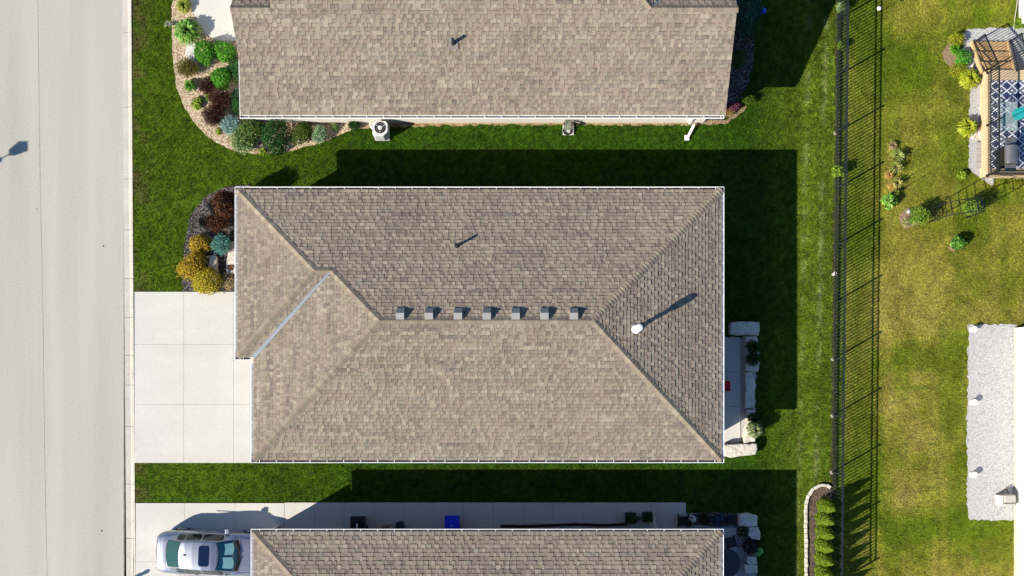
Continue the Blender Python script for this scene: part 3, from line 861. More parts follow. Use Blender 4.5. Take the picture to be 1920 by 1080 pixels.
# --- east house: its white panelled west wall at the right edge
hx = P(1901, 0).x
h4 = thing("white_house", "white panelled house wall rising at the lower right edge beside the gravel pad", "house", (hx+3, P(0, 850).y, 0))
mb = MB(); yt, yb = P(0, 615).y, P(0, 1290).y
y_ = yt
while y_ > yb:
    y2 = max(y_-0.42, yb); mb.box((hx+0.05, (y_+y2)/2, 1.45), (0.06, y_-y2-0.008, 2.5)); y_ = y2
mb.box((hx+3.1, (yt+yb)/2, 1.45), (6.0, yt-yb, 2.49))
mb.build("wall", mat("bright_white_panel", (0.80, 0.78, 0.74), 0.55, 0, 0.03), h4)
mb = MB(); mb.box((hx+3.07, (yt+yb)/2, 0.08), (6.13, yt-yb+0.01, 0.22)); mb.build("foundation", M_FOUND, h4)
mb = MB(); rx = hx-0.0
mb.add([(hx+0.1, yt-0.02, 2.71), (hx+6.4, yt-0.02, 2.71), (hx+6.4, yb, 2.71), (hx+0.1, yb, 2.71), (hx+3.2, yt-3, 4.2), (hx+3.2, yb+3, 4.2)], [(0,1,4),(1,2,5,4),(2,3,5),(3,0,4,5),(3,2,1,0)])
mb.build("roof", M_DECKB, h4)

# ------------------------------------------------------------------ metal fence
def fpt(py, z=0.0):
    p = P(fence_px(py), py); return Vector((p.x, p.y, z))
FP = [673 + 106*k for k in range(-7, 5)]
FH = 1.40
o_ = fpt(540)
fence = thing("metal_fence", "long black metal picket fence running between the green lawn and the straw coloured back lawn", "fence", o_)
M_FENCE = mat("black_powder_coat", (0.014, 0.020, 0.023), 0.5, 0.0, 0.1, spec=0.25)
for py in FP:
    b = fpt(py)
    mb = MB()
    mb.box((b.x, b.y, FH/2+0.03), (0.065, 0.065, FH+0.06)); mb.box((b.x, b.y, FH+0.075), (0.085, 0.085, 0.03), taper=0.6)
    po = mb.build("post", M_FENCE, fence)
    if FP.index(py) not in (3, 7, 8, 9): continue
    mb = MB(); mb.lathe((b.x-0.03, b.y-0.02, 0.0), [(0.075, -0.02), (0.08, 0.015), (0.05, 0.03)], 9)
    mb.build("footing", mat('dusty_footing', (0.30, 0.26, 0.2), 0.95, 0, 0.3, 9), po)
for a, b in zip(FP, FP[1:]):
    A, B = fpt(a), fpt(b); d_ = (B-A).normalized(); L = (B-A).length
    A2, B2 = A+d_*0.035, B-d_*0.035
    mb = MB(); Z = lambda z: Vector((0, 0, z))
    for z in (0.16, FH-0.19, FH-0.02): mb.bar(A2+Z(z), B2+Z(z), 0.036, 0.036)
    n = 17
    for i in range(1, n):
        p = A + d_*(L*i/n)
        mb.bar(p+Z(0.05), p+Z(FH-0.04), 0.025, 0.025, (d_.x, d_.y, 0))
    mb.build("picket_panel", M_FENCE, fence)

# ------------------------------------------------------------------ plants
def leaf_obj(name, quads, cols, parent=None, origin=None, m=None):
    """quads: (n,4,3) array of leaf corners"""
    n = len(quads); V = quads.reshape(-1, 3)
    if origin is None: origin = Vector((*((V[:,:2].min(0)+V[:,:2].max(0))/2), 0.0))
    V = V - np.array(origin)
    me = bpy.data.meshes.new(name)
    me.vertices.add(len(V)); me.vertices.foreach_set("co", V.ravel())
    me.loops.add(n*4); me.loops.foreach_set("vertex_index", np.arange(n*4))
    me.polygons.add(n); me.polygons.foreach_set("loop_start", np.arange(0, n*4, 4)); me.polygons.foreach_set("loop_total", np.full(n, 4))
    me.update()
    at = me.color_attributes.new("Col", 'FLOAT_COLOR', 'POINT')
    c = np.repeat(cols, 4, 0)
    at.data.foreach_set("color", np.concatenate([c, np.ones((len(c), 1))], 1).ravel().astype(np.float32))
    me.materials.append(m or M_LEAF)
    o = bpy.data.objects.new(name, me); put(o, origin, parent); return o

def pal_pick(pal, n, r, jit=0.4):
    p = np.array(pal)[r.integers(0, len(pal), n)]
    return p*r.uniform(1-jit, 1+jit, n)[:,None]

def rand_dirs(n, r):
    v = r.normal(size=(n, 3)); return v/np.linalg.norm(v, axis=1)[:,None]

def leaf_quads(pts, nrm, size, r, aspect=0.55):
    n = len(pts)
    t = np.cross(nrm, rand_dirs(n, r)); t /= np.linalg.norm(t, axis=1)[:,None]+1e-9
    b = np.cross(nrm, t)
    s = (size*r.uniform(0.7, 1.3, n))[:,None]
    return np.stack([pts - t*s*0.5, pts + b*s*aspect*0.5 - t*s*0.05, pts + t*s*0.5, pts - b*s*aspect*0.5 - t*s*0.05], 1)

def round_shrub(c, rx, ry, h, pal, seed, n=1000, leaf=0.07, lump=0.34, aspect=0.6, holes=0.0):
    n = int(n*1.7); leaf *= 1.08
    r = np.random.default_rng(seed)
    d_ = rand_dirs(n, r); d_[:,2] = np.abs(d_[:,2])*1.0 - 0.15
    f = np.ones(n)
    for k in range(7):
        a = rand_dirs(1, r)[0]; f += lump*np.clip((d_@a-0.55)*2.2, 0, 1)*r.choice([1, 1, -1.2])
    rad = f*(0.45+0.55*r.random(n)**0.35)*np.where(r.random(n) < 0.07, r.uniform(1.05, 1.28, n), 1.0)
    pts = d_*rad[:,None]*np.array([rx, ry, h*0.62]) + np.array([c[0], c[1], h*0.38])
    pts[:,2] = np.maximum(pts[:,2], 0.03)
    nrm = d_*0.7 + rand_dirs(n, r)*0.75 + np.array([0, 0, 0.35]); nrm /= np.linalg.norm(nrm, axis=1)[:,None]
    return leaf_quads(pts, nrm, leaf, r, aspect), pal_pick(pal, n, r)

def sprig_shrub(c, rx, ry, h, pal, seed, n=160, leaf=0.05, per=14):
    """upright or arching twigs set with small leaves: feathery shrubs and junipers"""
    n = int(n*1.7); leaf *= 1.1
    r = np.random.default_rng(seed)
    az = r.uniform(0, 2*np.pi, n); rr = np.sqrt(r.random(n))
    tip = np.stack([np.cos(az)*rr*rx, np.sin(az)*rr*ry, h*(0.55+0.45*np.sqrt(np.clip(1-rr**2, 0, 1)))*r.uniform(0.8, 1.1, n)], 1)
    basep = tip*np.array([0.35, 0.35, 0.15])
    t = r.uniform(0.25, 1.0, (n, per, 1))
    pts = (basep[:,None]*(1-t) + tip[:,None]*t).reshape(-1, 3) + r.normal(size=(n*per, 3))*leaf*0.6
    pts += np.array([c[0], c[1], 0.02]); pts[:,2] = np.maximum(pts[:,2], 0.03)
    nrm = rand_dirs(n*per, r) + np.array([0, 0, 0.6]); nrm /= np.linalg.norm(nrm, axis=1)[:,None]
    cols = np.repeat(pal_pick(pal, n, r, 0.22), per, 0)*r.uniform(0.85, 1.15, n*per)[:,None]
    return leaf_quads(pts, nrm, leaf, r, 0.45), cols

def spiky_plant(c, rad, h, pal, seed, n=110, wd=0.03):
    n = int(n*1.5)
    r = np.random.default_rng(seed); Q, C = [], []
    for i in range(n):
        a = r.uniform(0, 2*np.pi); f_ = math.sqrt(r.uniform(0.04, 1.2)); l = rad*f_; hh = h*r.uniform(0.75, 1.1)*(1.15-0.45*min(f_, 1)**2)
        d_ = np.array([math.cos(a), math.sin(a), 0]); s = np.array([-math.sin(a), math.cos(a), 0])*wd*r.uniform(0.6, 1.3)/2
        o = np.array([c[0], c[1], 0.02]) + d_*rad*0.08
        p = [o, o+d_*l*0.45+np.array([0, 0, hh*0.85]), o+d_*l*0.8+np.array([0, 0, hh*0.9]), o+d_*l+np.array([0, 0, hh*0.62])]
        ws = [0.6, 1.0, 0.8, 0.12]; col = np.array(pal[r.integers(0, len(pal))])*r.uniform(0.8, 1.2)
        for k in range(3):
            Q.append([p[k]-s*ws[k], p[k]+s*ws[k], p[k+1]+s*ws[k+1], p[k+1]-s*ws[k+1]]); C.append(col)
    return np.array(Q), np.array(C)

G_BRIGHT = [(0.065, 0.23, 0.014), (0.04, 0.16, 0.012), (0.11, 0.32, 0.03)]
G_DEEP = [(0.012, 0.05, 0.012), (0.02, 0.075, 0.015), (0.03, 0.10, 0.02)]
G_OLIVE = [(0.13, 0.115, 0.014), (0.09, 0.09, 0.014), (0.18, 0.14, 0.025)]
G_LIME = [(0.22, 0.33, 0.02), (0.16, 0.26, 0.02), (0.30, 0.38, 0.05)]
G_PALE = [(0.18, 0.30, 0.09), (0.12, 0.22, 0.05), (0.32, 0.42, 0.20), (0.07, 0.15, 0.03)]
G_YELL = [(0.42, 0.28, 0.018), (0.34, 0.24, 0.02), (0.50, 0.36, 0.035), (0.26, 0.17, 0.015)]
G_BURG = [(0.045, 0.016, 0.014), (0.07, 0.025, 0.018), (0.095, 0.045, 0.03), (0.03, 0.011, 0.012)]
G_RUST = [(0.10, 0.04, 0.018), (0.06, 0.022, 0.014), (0.15, 0.07, 0.025), (0.03, 0.012, 0.01)]
G_BLUE = [(0.22, 0.36, 0.33), (0.15, 0.27, 0.25), (0.32, 0.48, 0.45)]
G_TEAL = [(0.11, 0.30, 0.25), (0.07, 0.22, 0.185), (0.18, 0.40, 0.34)]
G_TAN = [(0.33, 0.25, 0.12), (0.25, 0.17, 0.08), (0.42, 0.33, 0.17)]
G_SPRG = [(0.16, 0.27, 0.02), (0.24, 0.34, 0.03), (0.09, 0.18, 0.015)]
G_DARK = [(0.012, 0.018, 0.014), (0.02, 0.02, 0.018), (0.03, 0.025, 0.02)]

def plant(kind, px, py, r_, h, pal, label, cat="shrub", name="shrub", group=None, ry=None, seed=None, **k):
    zc = h*0.55
    c = P(px, py, zc); rad = r_/F*(H-zc)
    rad_y = (ry or r_)/F*(H-zc)
    seed = seed if seed is not None else int(px*7+py*13)
    if kind == 'round': q, cc = round_shrub(c, rad, rad_y, h, pal, seed, **k)
    elif kind == 'sprig': q, cc = sprig_shrub(c, rad, rad_y, h, pal, seed, **k)
    else: q, cc = spiky_plant(c, rad, h, pal, seed, **k)
    o = leaf_obj(name, q, cc, origin=Vector((c.x, c.y, 0.02)))
    return tag(o, label, cat, group)

S = "shrubs in the tan mulch bed"
plant('spiky', 352, 58, 25, 0.60, [(0.16, 0.30, 0.05), (0.22, 0.40, 0.10), (0.08, 0.2, 0.03)], "large light green hosta clump at the street side of the curved concrete walk", "hosta", "hosta", wd=0.075, n=170)
plant('spiky', 345, 10, 15, 0.35, [(0.30, 0.32, 0.05), (0.2, 0.26, 0.04)], "small yellow green hosta nearest the top edge of the tan mulch bed", "hosta", "hosta", wd=0.06, n=70)
plant('round', 384, 99, 21, 0.75, G_BRIGHT, "bright green round shrub touching the grey slab in the tan mulch", group=S, n=1500)
plant('round', 422, 96, 20, 0.70, G_BRIGHT, "bright green round shrub in the corner between curved walk and north roof", group=S, n=1400)
plant('sprig', 350, 127, 24, 0.60, G_OLIVE, "feathery olive brown shrub below the grey slab", group=S, ry=20)
plant('round', 414, 146, 21, 0.75, G_BRIGHT, "bright green round shrub above the small burgundy shrub in the tan mulch", group=S, n=1500)
plant('round', 446, 128, 16, 0.8, G_DEEP, "dark green shrub half hidden under the west edge of the north roof", group=S, ry=22)
plant('spiky', 356, 160, 12, 0.3, [(0.06, 0.2, 0.02), (0.12, 0.26, 0.03)], "small green leafy perennial below the olive brown shrub", "perennial", "perennial", wd=0.06, n=60)
plant('sprig', 388, 161, 17, 0.55, G_BURG, "small burgundy shrub west of a bright green round shrub", group=S)
plant('round', 370, 193, 12, 0.3, G_LIME, "small lime green plant in the tan mulch beside the burgundy shrubs", "perennial", "perennial", n=160, leaf=0.11)
plant('round', 391, 182, 7, 0.22, G_SPRG, "tiny green seedling between lime plant and burgundy shrubs", "perennial", "perennial", n=90)
plant('sprig', 412, 188, 23, 0.75, G_BURG, "burgundy shrub beside the pale path, upper one of the big pair", group=S, n=240)
plant('sprig', 400, 217, 23, 0.65, G_BURG, "burgundy shrub above the blue juniper, lower one of the big pair", group=S, n=240)
plant('round', 447, 194, 14, 0.7, G_DEEP, "dark green shrub on the pale path under the roof edge", group=S, ry=17)
plant('sprig', 432, 234, 20, 0.55, G_BLUE, "pale blue juniper at the southwest corner of the north roof", "juniper", "juniper", n=220)
plant('round', 410, 246, 6, 0.15, G_LIME, "tiny lime flower tuft at the foot of the pale blue juniper", "perennial", "perennial", n=60)
plant('sprig', 457, 263, 28, 0.65, G_PALE, "loose pale green variegated shrub east of the blue juniper", group=S, n=260, leaf=0.06)
plant('round', 474, 240, 20, 1.0, [(0.14, 0.2, 0.03), (0.08, 0.14, 0.02), (0.03, 0.08, 0.02)], "yellow green shrub against the gutter next to the blue juniper", group=S, ry=16, n=1100)
plant('round', 513, 252, 26, 1.1, G_DEEP, "tall dark green evergreen shrub in the middle of the south side bed", group=S, n=1700, leaf=0.06)
plant('round', 518, 274, 17, 0.5, G_DEEP, "low dark green shrub on the lawn edge of the tan mulch bed", group=S, n=700, leaf=0.06)
plant('round', 566, 247, 19, 0.7, [(0.06, 0.11, 0.012), (0.04, 0.08, 0.01), (0.09, 0.14, 0.015)], "moss green dense shrub standing east of the tall dark evergreen", group=S, n=1300, leaf=0.055)
plant('sprig', 600, 252, 17, 0.5, [(0.25, 0.38, 0.22), (0.16, 0.28, 0.12), (0.36, 0.48, 0.32)], "silvery green variegated shrub, last big one towards the air conditioner", group=S, n=140, leaf=0.06)
plant('sprig', 664, 234, 12, 0.4, G_DEEP, "small dark green shrub against the wall west of the air conditioner", group=S, n=90)
plant('sprig', 628, 238, 7, 0.25, G_PALE, "little pale plant in dry mulch under the white gutter", "perennial", "perennial", n=40)
plant('spiky', 317, 46, 9, 0.25, [(0.5, 0.5, 0.45), (0.3, 0.32, 0.2)], "whitish flowering tuft spilling over the lawn edge of the tan mulch", "perennial", "perennial", n=26, wd=0.025)
plant('spiky', 492, 284, 9, 0.22, G_LIME, "lime tuft at the lowest lawn edge of the tan mulch bed", "perennial", "perennial", n=40)

# front bed of the middle house: small maple, grasses, golden and blue shrubs
def small_tree(px, py, r_, h, pal, label, ry=None, seed=5, n=340, leaf=0.075):
    c = P(px, py, h*0.6); rad = r_/F*(H-h*0.6); rady = (ry or r_)/F*(H-h*0.6)
    t = thing("ornamental_tree", label, "tree", (c.x, c.y, 0.02))
    q, cc = sprig_shrub(c, rad, rady, h, pal, seed, n=n, leaf=leaf, per=16)
    q[:,:,2] += 0.15
    leaf_obj("crown", q, cc, t, origin=Vector((c.x, c.y, 0.4)))
    mb = MB(); r = random.Random(seed); top = Vector((c.x, c.y, h*0.45))
    mb.tube((c.x, c.y, 0), top, 0.05, 0.035, 8)
    for k in range(6):
        a = k*1.05+r.random(); mb.tube(top - Vector((0, 0, 0.1)), top + Vector((math.cos(a)*rad*0.6, math.sin(a)*rady*0.6, h*0.35)), 0.03, 0.008, 6)
    mb.build("trunk", M_BARK, t); return t
small_tree(424, 384, 21, 1.75, G_RUST, "rust brown ornamental tree by the northwest corner of the middle roof", ry=24, seed=9, n=560)
plant('sprig', 408, 418, 25, 0.9, G_RUST, "rust brown shrub between the ornamental tree and the golden shrubs", ry=20, n=220)
plant('spiky', 402, 386, 15, 0.7, G_DARK, "dark wispy grass in black mulch nearest the lawn corner", "ornamental grass", "ornamental_grass", n=170, wd=0.018)
plant('spiky', 385, 416, 14, 0.7, G_DARK, "dark wispy grass in black mulch above the first golden shrub", "ornamental grass", "ornamental_grass", n=170, wd=0.018)
Yg = "golden shrubs by the driveway"
plant('round', 376, 461, 21, 0.75, G_YELL, "golden yellow shrub next to the teal juniper, topmost of three", group=Yg, n=1500, leaf=0.06, lump=0.3)
plant('round', 358, 499, 27, 0.85, G_YELL, "golden yellow shrub bulging over the lawn, middle one of three", group=Yg, n=2000, leaf=0.06, lump=0.3, ry=24)
plant('round', 381, 526, 25, 0.85, [(0.40, 0.32, 0.018), (0.30, 0.26, 0.02), (0.48, 0.40, 0.035)], "golden yellow shrub overhanging the driveway edge, lowest of three", group=Yg, n=2000, leaf=0.06, lump=0.3)
plant('sprig', 415, 459, 20, 0.7, G_TEAL, "teal blue juniper beside the golden shrubs", "juniper", "juniper", n=210)
plant('round', 429, 529, 13, 0.4, G_TAN, "faded tan shrub by the garage corner at the driveway", n=420)
plant('round', 433, 503, 7, 0.3, [(0.30, 0.13, 0.05), (0.22, 0.1, 0.05)], "little orange brown plant on the pale flat rock", "perennial", "perennial", n=100)

# beside the north house, deep in shade
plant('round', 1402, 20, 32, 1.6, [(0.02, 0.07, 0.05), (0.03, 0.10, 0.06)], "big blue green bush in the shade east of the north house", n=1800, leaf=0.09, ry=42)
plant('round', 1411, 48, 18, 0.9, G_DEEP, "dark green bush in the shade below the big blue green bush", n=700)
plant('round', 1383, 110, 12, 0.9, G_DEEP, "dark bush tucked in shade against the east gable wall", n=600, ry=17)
plant('sprig', 1375, 199, 14, 0.3, [(0.14, 0.03, 0.06), (0.09, 0.02, 0.05), (0.25, 0.08, 0.12)], "low purple flowering patch at the southeast corner of the north house", "flowers", "flower_patch", n=110, ry=8)
plant('sprig', 1366, 211, 9, 0.22, [(0.4, 0.22, 0.08), (0.3, 0.28, 0.1)], "low orange flowering patch beside the purple flowers", "flowers", "flower_patch", n=60, ry=7)
plant('sprig', 1402, 187, 16, 0.35, [(0.05, 0.1, 0.01), (0.1, 0.16, 0.02)], "ragged green plant between purple flowers and mown lawn", "perennial", "perennial", n=70, ry=8)

# along the fence and on the back lawn
plant('sprig', 1576, 14, 9, 0.6, G_PALE, "pale green bush at the fence nearest the top of the photo", "shrub", n=70)
plant('sprig', 1577, 86, 8, 0.45, G_SPRG, "thin yellow green plant standing against the upper fence", "perennial", "perennial", n=40)
plant('round', 1572, 322, 10, 0.7, G_SPRG, "round bright bush growing through the fence opposite the day lilies", n=380)
plant('spiky', 1675, 273, 9, 0.2, G_TAN, "dry straw tuft topmost in the row of day lilies", "grass tuft", "grass_tuft", n=60)
plant('spiky', 1684, 292, 14, 0.4, [(0.22, 0.32, 0.07), (0.38, 0.42, 0.14)], "green day lily with arching leaves under the dry straw tuft", "day lily", "day_lily", n=45, wd=0.025)
plant('spiky', 1680, 314, 14, 0.4, [(0.24, 0.32, 0.07), (0.46, 0.38, 0.14)], "day lily with mixed green and straw leaves in mid row", "day lily", "day_lily", n=50, wd=0.025)
plant('spiky', 1667, 328, 9, 0.22, [(0.55, 0.30, 0.08), (0.42, 0.24, 0.08)], "orange dry tuft, upper one of the pair left of the day lilies", "grass tuft", "grass_tuft", n=90)
plant('spiky', 1672, 349, 9, 0.22, [(0.55, 0.30, 0.08), (0.42, 0.24, 0.08)], "orange dry tuft, lower one of the pair left of the day lilies", "grass tuft", "grass_tuft", n=90)
plant('spiky', 1682, 343, 12, 0.4, [(0.28, 0.34, 0.08), (0.46, 0.4, 0.14)], "day lily right of the lower orange dry tuft", "day lily", "day_lily", n=42, wd=0.025)
plant('spiky', 1679, 361, 8, 0.35, [(0.2, 0.26, 0.06)], "thin day lily lowest in its row above the big leaved plant", "day lily", "day_lily", n=26, wd=0.022)
plant('round', 1667, 380, 13, 0.5, [(0.22, 0.42, 0.05), (0.34, 0.52, 0.12), (0.12, 0.28, 0.03)], "big leaved bright green plant below the day lilies", "perennial", "perennial", n=70, leaf=0.2, ry=15)
plant('sprig', 1722, 405, 19, 0.9, [(0.12, 0.22, 0.02), (0.22, 0.33, 0.05)], "yellow green climber at the left foot of the garden arch", "climber", "climber", n=80, leaf=0.07)
plant('sprig', 1821, 389, 16, 1.0, [(0.12, 0.22, 0.02), (0.22, 0.33, 0.05)], "yellow green climber at the right foot of the garden arch", "climber", "climber", n=70, leaf=0.07)
plant('round', 1799, 455, 14, 0.6, [(0.08, 0.22, 0.03), (0.15, 0.32, 0.05), (0.05, 0.14, 0.02)], "lone leafy green bush in the middle of the back lawn", n=260, leaf=0.1, ry=13)
plant('spiky', 1787, 463, 9, 0.15, G_TAN, "dry straw clump at the foot of the lone back lawn bush", "grass tuft", "grass_tuft", n=60)
plant('sprig', 1700, 418, 8, 0.2, [(0.4, 0.38, 0.2), (0.3, 0.3, 0.1)], "straw coloured plant on the oval mulch patch by the arch", "perennial", "perennial", n=30)

# around the deck
plant('round', 1797, 73, 12, 0.45, [(0.30, 0.30, 0.015), (0.22, 0.24, 0.015)], "yellow shrub at the corner of the white gravel, topmost by the deck stairs", n=500, leaf=0.05)
plant('spiky', 1791, 93, 10, 0.35, G_BRIGHT, "small bright green perennial under the topmost yellow shrub", "perennial", "perennial", n=70, wd=0.05)
plant('round', 1803, 108, 15, 0.5, [(0.06, 0.25, 0.02), (0.1, 0.3, 0.03)], "bright green leafy shrub beside the deck stairs", n=500, leaf=0.07)
plant('round', 1797, 131, 13, 0.4, [(0.28, 0.28, 0.015), (0.2, 0.22, 0.015)], "olive yellow shrub between the bright green one and the lime fern", n=500, leaf=0.05)
plant('spiky', 1819, 147, 20, 0.5, [(0.40, 0.42, 0.03), (0.28, 0.34, 0.03)], "lime yellow fern like hosta at the corner of the deck", "hosta", "hosta", n=150, wd=0.05)
plant('spiky', 1815, 238, 19, 0.5, [(0.42, 0.44, 0.03), (0.3, 0.36, 0.03)], "lime yellow spiky hosta halfway along the deck", "hosta", "hosta", n=110, wd=0.045)
plant('round', 1807, 327, 9, 0.3, G_LIME, "small lime plant at the lower corner of the deck", "perennial", "perennial", n=160)
plant('spiky', 1834, 236, 8, 0.2, G_TAN, "tan dry plant touching the deck skirt next to the lime hosta", "grass tuft", "grass_tuft", n=50)
plant('sprig', 1912, 44, 11, 0.35, G_SPRG, "low green plant by the white wall at the top right", "perennial", "perennial", n=60)

# arborvitae row
def arborvitae(px, py, label, seed, h=1.5, rad=0.40):
    b = P(px, py)
    t = thing("arborvitae", label, "tree", (b.x, b.y, 0.02), "arborvitae row along the fence")
    r = np.random.default_rng(seed); n = 3600
    z = r.random(n)**1.25; a = r.uniform(0, 2*np.pi, n)
    rr = rad*(1-z)**0.75*(0.75+0.25*r.random(n))*(1+0.10*np.sin(5*a+z*9))*(0.7+0.3*np.clip(z*8, 0, 1))
    pts = np.stack([b.x+np.cos(a)*rr, b.y+np.sin(a)*rr, 0.06+z*h], 1)
    nrm = np.stack([np.cos(a), np.sin(a), np.full(n, 0.5)], 1)*0.8 + rand_dirs(n, r)*0.7; nrm /= np.linalg.norm(nrm, axis=1)[:,None]
    leaf_obj("crown", leaf_quads(pts, nrm, 0.075, r, 0.5), pal_pick([(0.125, 0.195, 0.010), (0.095, 0.15, 0.008), (0.18, 0.26, 0.02)], n, r), t, origin=Vector((b.x, b.y, 0.05)))
    mb = MB(); mb.tube((b.x, b.y, 0), (b.x, b.y, h*0.8), 0.035, 0.008, 7); mb.build("trunk", M_BARK, t)
AV = [(1543, 947, "arborvitae topmost in the row along the fence"), (1540, 971, "second arborvitae down from the curved end of the bed"),
      (1540, 996, "third arborvitae down from the curved end of the bed"), (1539, 1020, "fourth arborvitae down from the curved end of the bed"),
      (1539, 1045, "fifth arborvitae down from the curved end of the bed"), (1539, 1070, "arborvitae lowest in view at the bottom edge of the photo")]
for i, (x, y, l) in enumerate(AV): arborvitae(x, y, l, 300+i)
for i, y in enumerate((1095, 1120)): arborvitae(1539, y, "arborvitae in the row continuing past the bottom edge of the photo", 310+i)

# edging of small pale blocks round the arborvitae bed
EDGE = [(1511, 1100), (1510, 945), (1515.5, 928), (1525, 915.5), (1537, 909.5), (1549, 909.5), (1556.5, 914)]
pts = [Vector(P2(x, y)) for x, y in EDGE]
segs = []; 
for a, b in zip(pts, pts[1:]):
    L = (b-a).length; n = max(1, round(L/0.21))
    for k in range(n): segs.append((a.lerp(b, k/n), a.lerp(b, (k+1)/n)))
rr_ = random.Random(4)
for i, (a, b) in enumerate(segs):
    m_ = (a+b)/2; d2 = b-a; L = d2.length
    mb = MB(); mb.box((m_.x+rr_.uniform(-.012, .012), m_.y, 0.05), (L-0.014, 0.115+rr_.uniform(-.01, .015), 0.12+rr_.uniform(-.015, .015)), math.atan2(d2.y, d2.x)+rr_.uniform(-.06, .06))
    tag(mb.build("edging_block", M_STONE, bevel=0.012), "pale stone edging block bordering the soil bed of the arborvitae row", "edging block", "edging blocks round the arborvitae bed")

# ------------------------------------------------------------------ rocks and slabs
def rock(pts, h, label, name="landscape_rock", cat="rock", m=None, seed=1, group=None, z0=-0.02):
    """a flat topped boulder from its outline, with chipped edges and a slightly uneven top"""
    r = random.Random(seed)
    out = [Vector(p) for p in rough_edge(pts, 0.16, 0.02, seed)]
    c = sum(out, Vector((0, 0)))/len(out)
    bm = bmesh.new()
    rings = []
    for (s, z) in ((1.0, z0), (1.02, h*0.55), (0.985, h*0.9), (0.93, h), (0.5, h*1.03)):
        rings.append([bm.verts.new((c.x+(p.x-c.x)*s+r.uniform(-.008, .008), c.y+(p.y-c.y)*s+r.uniform(-.008, .008), z+(r.uniform(-.015, .015) if z > 0.03 else 0))) for p in out])
    for k in range(4):
        for i in range(len(out)):
            j = (i+1) % len(out); bm.faces.new((rings[k][i], rings[k][j], rings[k+1][j], rings[k+1][i]))
    cv = bm.verts.new((c.x, c.y, h*1.02))
    for i in range(len(out)): bm.faces.new((rings[4][i], rings[4][(i+1) % len(out)], cv))
    bmesh.ops.recalc_face_normals(bm, faces=bm.faces)
    bmesh.ops.translate(bm, verts=bm.verts, vec=(-c.x, -c.y, 0))
    me = bpy.data.meshes.new(name); bm.to_mesh(me); bm.free(); me.materials.append(m or M_STONE)
    o = bpy.data.objects.new(name, me); put(o, (c.x, c.y, 0)); return tag(o, label, cat, group)
rock([(352, 83), (372, 82), (371, 95), (366, 104), (372, 119), (360, 118), (350, 107), (349, 95)], 0.16, "pale grey flat slab between the hosta and two green shrubs", m=mat("grey_slab", (0.50, 0.48, 0.46), 0.9, 0, 0.1, 6), seed=5)
rock([(396, 481), (403, 478), (409, 481), (410, 505), (409, 526), (403, 528), (396, 518), (394, 500)], 0.22, "long narrow pale rock set in dark mulch beside the golden shrubs", seed=6)
rock([(430, 455), (455, 450), (455, 515), (427, 514), (426, 500), (429, 480)], 0.2, "wide pale rock against the garage wall under the roof edge", seed=7)
mb = MB(); mb.prism(poly_px([(438, 166), (470, 160), (470, 190), (441, 190)])[::-1], -0.05, 0.05); structure("path", mb, M_CONC)
R2 = [([(1366, 606), (1388, 604), (1419, 605), (1421, 618), (1417, 630), (1390, 629), (1366, 628)], .42, "long pale boulder at the north end of the middle patio"),
      ([(1393, 632), (1414, 631), (1418, 645), (1419, 665), (1419, 696), (1394, 696), (1393, 660)], .40, "wide pale boulder under the two shaded grass tufts"),
      ([(1393, 698), (1408, 698), (1411, 720), (1410, 745), (1410, 764), (1392, 765), (1394, 730)], .40, "long narrow pale boulder in the middle of the patio rock wall"),
      ([(1396, 768), (1413, 768), (1412, 800), (1412, 826), (1390, 831), (1392, 812), (1398, 790)], .38, "pale boulder half in sun behind the striped grass"),
      ([(1352, 834), (1380, 832), (1415, 831), (1417, 842), (1414, 851), (1392, 853), (1375, 857), (1352, 855)], .40, "sunlit boulder across the south end of the middle patio")]
for i, (p_, h_, l_) in enumerate(R2): rock(p_, h_, l_, seed=20+i, group="boulders round the middle patio")
plant('spiky', 1412, 651, 15, 0.9, G_DEEP, "shaded green grass tuft on the patio boulder, upper of two", "ornamental grass", "ornamental_grass", n=150, wd=0.02)
plant('spiky', 1412, 673, 15, 0.9, G_DEEP, "shaded green grass tuft on the patio boulder, lower of two", "ornamental grass", "ornamental_grass", n=150, wd=0.02)
plant('spiky', 1413, 786, 13, 0.8, G_DEEP, "dark green grass tuft just above the striped sunlit grass", "ornamental grass", "ornamental_grass", n=150, wd=0.02)
plant('spiky', 1415, 806, 16, 0.8, [(0.22, 0.30, 0.13), (0.42, 0.46, 0.26), (0.12, 0.2, 0.06)], "striped pale green grass tuft in the sun by the patio", "ornamental grass", "ornamental_grass", n=150, wd=0.028)
mb = MB(); a = P(1352, 714, .5); b = P(1370, 734, .5); mb.box(((a.x+b.x)/2, (a.y+b.y)/2, 0.44), (b.x-a.x, a.y-b.y, 0.12)); 
for sx_ in (-1, 1):
    for sy_ in (-1, 1): pass
chair2 = thing("patio_chair", "patio chair with a red cushion half under the east eave of the middle house", "chair", ((a.x+b.x)/2, (a.y+b.y)/2, 0.05))
mb.build("cushion", mat("red_fabric", (0.42, 0.008, 0.02), 0.8), chair2, bevel=0.03)
for sx_ in (-1, 1):
    for sy_ in (-1, 1):
        mb = MB(); x_, y2_ = (a.x+b.x)/2+sx_*0.18, (a.y+b.y)/2+sy_*0.2; mb.bar((x_, y2_, 0.05), (x_, y2_, 0.38), 0.03, 0.03); mb.build("leg", M_DARK, chair2)
mb = MB(); mb.box((a.x+0.02, (a.y+b.y)/2, 0.68), (0.04, a.y-b.y, 0.5)); mb.build("backrest", M_DARK, chair2, bevel=0.01)
